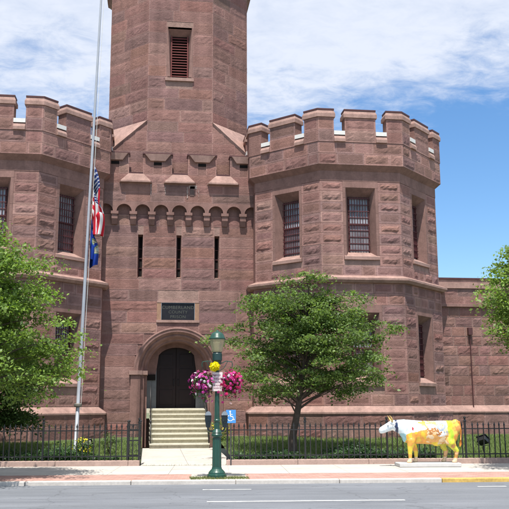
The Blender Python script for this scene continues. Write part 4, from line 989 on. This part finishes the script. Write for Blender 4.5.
def flag(name, z0, hoist, bottom, colour, label, seed, wid=.36, nu=110, nv=60):
    """limp flag: the hoist edge is tied to the halyard, the fly collapses into deep vertical folds and hangs to z=bottom"""
    b = MB()
    for j in range(nv+1):
        v = j/nv
        for i in range(nu+1):
            u = i/nu
            zh = z0-v*hoist                                   # where this thread leaves the pole
            zt = bottom+(1-v)*.10+.25*abs(math.sin(3.1*v+seed))*(1-v)   # where it ends
            s_ = u**.9; z = zh+(zt-zh)*s_*(1-.12*math.sin(math.pi*u))
            out = wid*(1-math.exp(-3.2*u))*(1-.30*u)*(.55+.45*v*(1-v)*4+.25*(1-v))
            ph = 5.2*v*math.pi+seed+u*1.3
            x = .10+out*(.55+.45*math.sin(ph*.5+1.2)*1.0); y = -.05+wid*.55*min(1, u*3)*math.cos(ph)+.03*math.sin(8*u+seed)
            b.v.append((pole_at(z).x+x, -7.4+y, z))
    for j in range(nv):
        for i in range(nu):
            k = j*(nu+1)+i; b.f.append((k, k+1, k+nu+2, k+nu+1)); b.m.append(0); b.c.append(colour((i+.5)/nu, (j+.5)/nv))
    root = b.build(name, mat('flag_cloth', (1, 1, 1), .8, attr=True, trans=.2, spec=.1), smooth=True)
    return tag(root, label, 'flag')
def us(u, v):
    if u < .40 and v < 7/13:
        r_ = int(v/(7/13)*9); c_ = u/.40*11; 
        fu = (c_ % 1)-.5; fv = (v/(7/13)*9 % 1)-.5
        if (int(c_)+r_) % 2 == 0 and fu*fu+fv*fv < .14: return (.75, .75, .78)
        return (.015, .03, .13)
    return (.52, .018, .035) if int(v*13) % 2 == 0 else (.74, .72, .73)
def state(u, v):
    d = ((u-.5)/.17)**2+((v-.5)/.27)**2
    if d < .35: return (.42, .45, .40)
    if d < .8: return (.22, .20, .08) if int((u*37+v*23)) % 3 else (.45, .45, .45)
    if d < 1.1: return (.12, .22, .16)
    return (.012, .04, .26)
flag('national_flag', 9.66, 1.75, 7.15, us, 'red, white and blue striped flag hanging limp at half mast on the flagpole', 2.0, .56)
flag('state_flag', 7.85, 1.0, 6.15, state, 'dark blue flag with pale emblem hanging limp below the striped one', 4.0, .36, 80, 44)

# ------------------------------------------------------------------ painted cow
def cow():
    CXX, CYY = 6.66, -11.3; rz = SA
    root = empty('cow_statue', (CXX+.04, CYY, .115), rz, 'life-size cow statue painted white, orange and lime green, facing left before the right fence', 'statue')
    # overlapping volumes fused by a voxel remesh into one continuous body
    b = MB()
    def blob(p, r):
        prof = [(math.sin(math.pi*k/14), -math.cos(math.pi*k/14)) for k in range(1, 14)]
        b.lathe(prof, 22, M=Matrix.Translation(p) @ Matrix.Diagonal((r[0], r[1], r[2], 1)))
    def limb(pts, rs): 
        for k in range(len(pts)-1):
            a, c = Vector(pts[k]), Vector(pts[k+1])
            for q in range(7): t = q/6; rr = lerp(rs[k], rs[k+1], t); blob(a.lerp(c, t), (rr, rr, rr) if not isinstance(rr, tuple) else rr)
    # trunk: (x, z centre, half width, half height)
    secs = [(-.66, .93, .17, .25), (-.52, .87, .22, .32), (-.34, .84, .26, .335), (-.10, .83, .29, .33), (.14, .82, .30, .335), (.38, .835, .30, .325), (.60, .875, .28, .29), (.78, .90, .23, .26), (.87, .92, .15, .20)]
    for k in range(len(secs)-1):
        for q in range(6):
            t = q/5; x, z, ry, rz_ = [lerp(secs[k][m_], secs[k+1][m_], t) for m_ in range(4)]; blob((x, 0, z), (.13, ry, rz_))
    for k in range(9):      # neck to poll
        t = k/8; blob((lerp(-.62, -.93, t), 0, lerp(.96, 1.03, t)), (.11, lerp(.16, .11, t), lerp(.24, .145, t)))
    for k in range(10):     # head
        t = k/9; blob((lerp(-.95, -1.25, t), 0, lerp(1.04, .90, t)), (.09, lerp(.125, .095, t**.7), lerp(.145, .10, t)))
    blob((-1.285, 0, .885), (.07, .10, .088)); blob((.30, 0, .53), (.15, .12, .09)); blob((-.60, 0, .70), (.10, .12, .16)); blob((.86, 0, 1.10), (.10, .10, .09))
    for s in (-1, 1):
        dx = -.05 if s < 0 else .20
        blob((-.46, s*.15, .74), (.17, .11, .24))
        limb([(-.46+dx*.3, s*.17, .60), (-.47+dx*.8, s*.18, .42), (-.47+dx, s*.18, .29), (-.47+dx, s*.18, .12), (-.485+dx, s*.18, .05)], [.125, .082, .064, .047, .055]); blob((-.50+dx, s*.18, .028), (.078, .06, .045))
        dx = .05 if s < 0 else -.16
        blob((.68, s*.14, .76), (.20, .14, .25)); blob((.62+dx*.4, s*.17, .60), (.16, .11, .16))
        limb([(.62+dx*.6, s*.18, .55), (.68+dx, s*.18, .42), (.76+dx, s*.18, .32), (.73+dx, s*.18, .14), (.70+dx, s*.18, .05)], [.13, .088, .068, .050, .056]); blob((.685+dx, s*.18, .028), (.078, .06, .045))
    o = b.build('cow_blobs', DARK); rm = o.modifiers.new('r', 'REMESH'); rm.mode = 'VOXEL'; rm.voxel_size = .0135; rm.use_smooth_shade = True
    sm = o.modifiers.new('s', 'SMOOTH'); sm.factor = .5; sm.iterations = 9
    bpy.context.view_layer.update(); em = bpy.data.meshes.new_from_object(o.evaluated_get(bpy.context.evaluated_depsgraph_get())); bpy.data.objects.remove(o)
    # painted coat, as colour per face of the modelled body
    n = len(em.polygons); cen = np.zeros(n*3); em.polygons.foreach_get('center', cen); cen = cen.reshape(-1, 3)
    from mathutils import noise as NZ
    cols = np.zeros((n, 3))
    for i, (x, y, z) in enumerate(cen):
        x += .035*NZ.noise((x*7+2, y*7, z*7)); z += .035*NZ.noise((x*7, y*7+5, z*7)); x += .012*NZ.noise((x*40, y*40, z*40)); z += .012*NZ.noise((x*40+9, y*40, z*40))
        a = NZ.noise((x*4, y*4+3, z*4)); b2 = NZ.noise((x*9+5, y*9, z*9)); f = NZ.noise((x*22, y*22, z*22+4))
        c = (.78, .79, .80)
        if x < -.90: c = (.60, .70, .76) if b2 < .25 else (.78, .82, .84)
        elif x < -.825: c = (.02, .035, .09)
        elif x < -.60: c = (.62, .74, .80) if z > .80 else (.30, .55, .62)
        elif x < -.05:
            if z < .82+.10*a+.30*(x+.3)+.05: c = (.72, .33, .06) if b2 < .15 else (.74, .50, .05)
            elif x > -.28 and a+b2*.6 > .02: c = (.68, .34, .07)
            elif (x+.42)**2+(z-.93)**2 < .0009: c = (.42, .05, .06)
            elif b2 > .32: c = (.45, .60, .68)
        elif x < .56+.02*a:
            if z < .75+.06*a: c = (.68, .36, .10) if b2 < .1 else (.76, .60, .38)
            elif ((x-.12)/.24)**2+((z-.84)/.13)**2 < .8+f*1.2: c = (.40, .17, .05) if f+b2 > -.15 else (.72, .50, .28)
            elif abs(math.hypot((x-.38)/.1, (z-.98)/.09)-1) < .22 or f > .42: c = (.30, .36, .44)
            elif a > .02: c = (.74, .56, .36) if b2 < .1 else (.72, .46, .16)
        elif x < .72+.05*a: c = (.40, .60, .04) if b2 < .1 else ((.68, .66, .05) if f < .3 else (.74, .42, .06))
        else: c = ((.70, .30, .07) if b2 > 0 else (.66, .46, .08)) if z > .6+.2*b2 else (.62, .42, .04)
        if z < .56 and x < .3: c = (.72, .36, .07) if a < .1 else (.74, .56, .05)
        if z < .50 and x > .3: c = (.50, .26, .07) if a+b2 < 0 else ((.70, .42, .20) if z < .3 else (.55, .55, .05))
        if z < .14: c = (.76, .56, .36)
        q_ = 1+.22*NZ.noise((x*13, y*13+7, z*13)); cols[i] = [min(.82, v*q_) for v in c]
    tot = np.zeros(n, int); em.polygons.foreach_get('loop_total', tot)
    at = em.color_attributes.new('Col', 'FLOAT_COLOR', 'CORNER'); at.data.foreach_set('color', np.concatenate([np.repeat(cols, tot, axis=0), np.ones((tot.sum(), 1))], 1).astype(np.float32).ravel())
    em.materials.clear(); em.materials.append(mat('painted_fibreglass', (1, 1, 1), .3, attr=True, spec=.5)); em.polygons.foreach_set('use_smooth', [True]*n)
    bo = bpy.data.objects.new('body', em); C.objects.link(bo); bo.parent = root
    for s in (-1, 1):
        h = MB(); h.tube([(-.98, s*.08, 1.14), (-.99, s*.16, 1.19), (-1.03, s*.18, 1.26), (-1.06, s*.15, 1.31)], [.028, .023, .014, .004], 8); h.build('horn', mat('horn_paint', (.55, .38, .12), .4), root, smooth=True)
        h = MB(); h.add([(-.99, s*.11, 1.10), (-.96, s*.22, 1.13), (-.94, s*.30, 1.06), (-.98, s*.22, 1.02), (-1.005, s*.20, 1.07), (-.955, s*.20, 1.07)], [(0, 1, 4), (1, 2, 4), (2, 3, 4), (3, 0, 4), (1, 0, 5), (2, 1, 5), (3, 2, 5), (0, 3, 5)]); h.build('ear', mat('ear_paint', (.62, .70, .76), .4), root, smooth=True)
        h = MB(); h.lathe([(0, -.018), (.016, -.008), (.016, .008), (0, .018)], 10, (-1.11, s*.115, 1.02)); h.build('eye', IRON, root, smooth=True)
    t = MB(); t.tube([(.84, 0, 1.14), (.97, 0, 1.12), (1.01, 0, .88), (.99, .0, .60)], [.03, .024, .018, .014], 8); t.tube([(.99, 0, .61), (.98, 0, .5), (.96, 0, .42)], [.02, .04, .008], 8); t.build('tail', mat('tail_paint', (.60, .22, .04), .4), root, smooth=True)
    pl = MB(); pl.box(-.86, .88, -.36, .36, -.113, -.004); pl.build('plinth', mat('plinth_concrete', (.50, .49, .48), .9, noise=.12, nscale=5, bump=.2), root, bevel=.02)
cow()
def floodlight(loc, rz, label):
    root = empty('ground_floodlight', loc, rz, label, 'floodlight', 'yard floodlights')
    b = MB(); b.tube([(0, 0, 0), (0, 0, .28)], .02, 8); b.lathe([(.09, 0), (.09, .03), (.03, .04)], 12); b.build('stand', IRON, root)
    b = MB(); M = Matrix.Translation((0, 0, .42)) @ Matrix.Rotation(R(-50), 4, 'X') @ Matrix.Rotation(R(25), 4, 'Y')
    b.box(-.15, .15, -.10, .06, -.12, .12, 0, M=M); b.box(-.18, .18, -.13, -.10, -.15, .15, 0, M=M); b.box(-.13, .13, -.145, -.131, -.10, .10, 1, M=M)
    b.build('head', [IRON, GLASS], root, bevel=.01)
    b = MB(); b.tube([(-.19, 0, .42), (-.19, 0, .30), (0, 0, .27), (.19, 0, .30), (.19, 0, .42)], .012, 6); b.build('bracket', IRON, root)
floodlight((9.5, -8.6, .15), R(150), 'black ground floodlight behind the right fence near the right edge')
floodlight((-3.0, -8.0, .1), R(200), 'black ground floodlight behind the left fence beside the flagpole')
print('objects', len(bpy.data.objects))
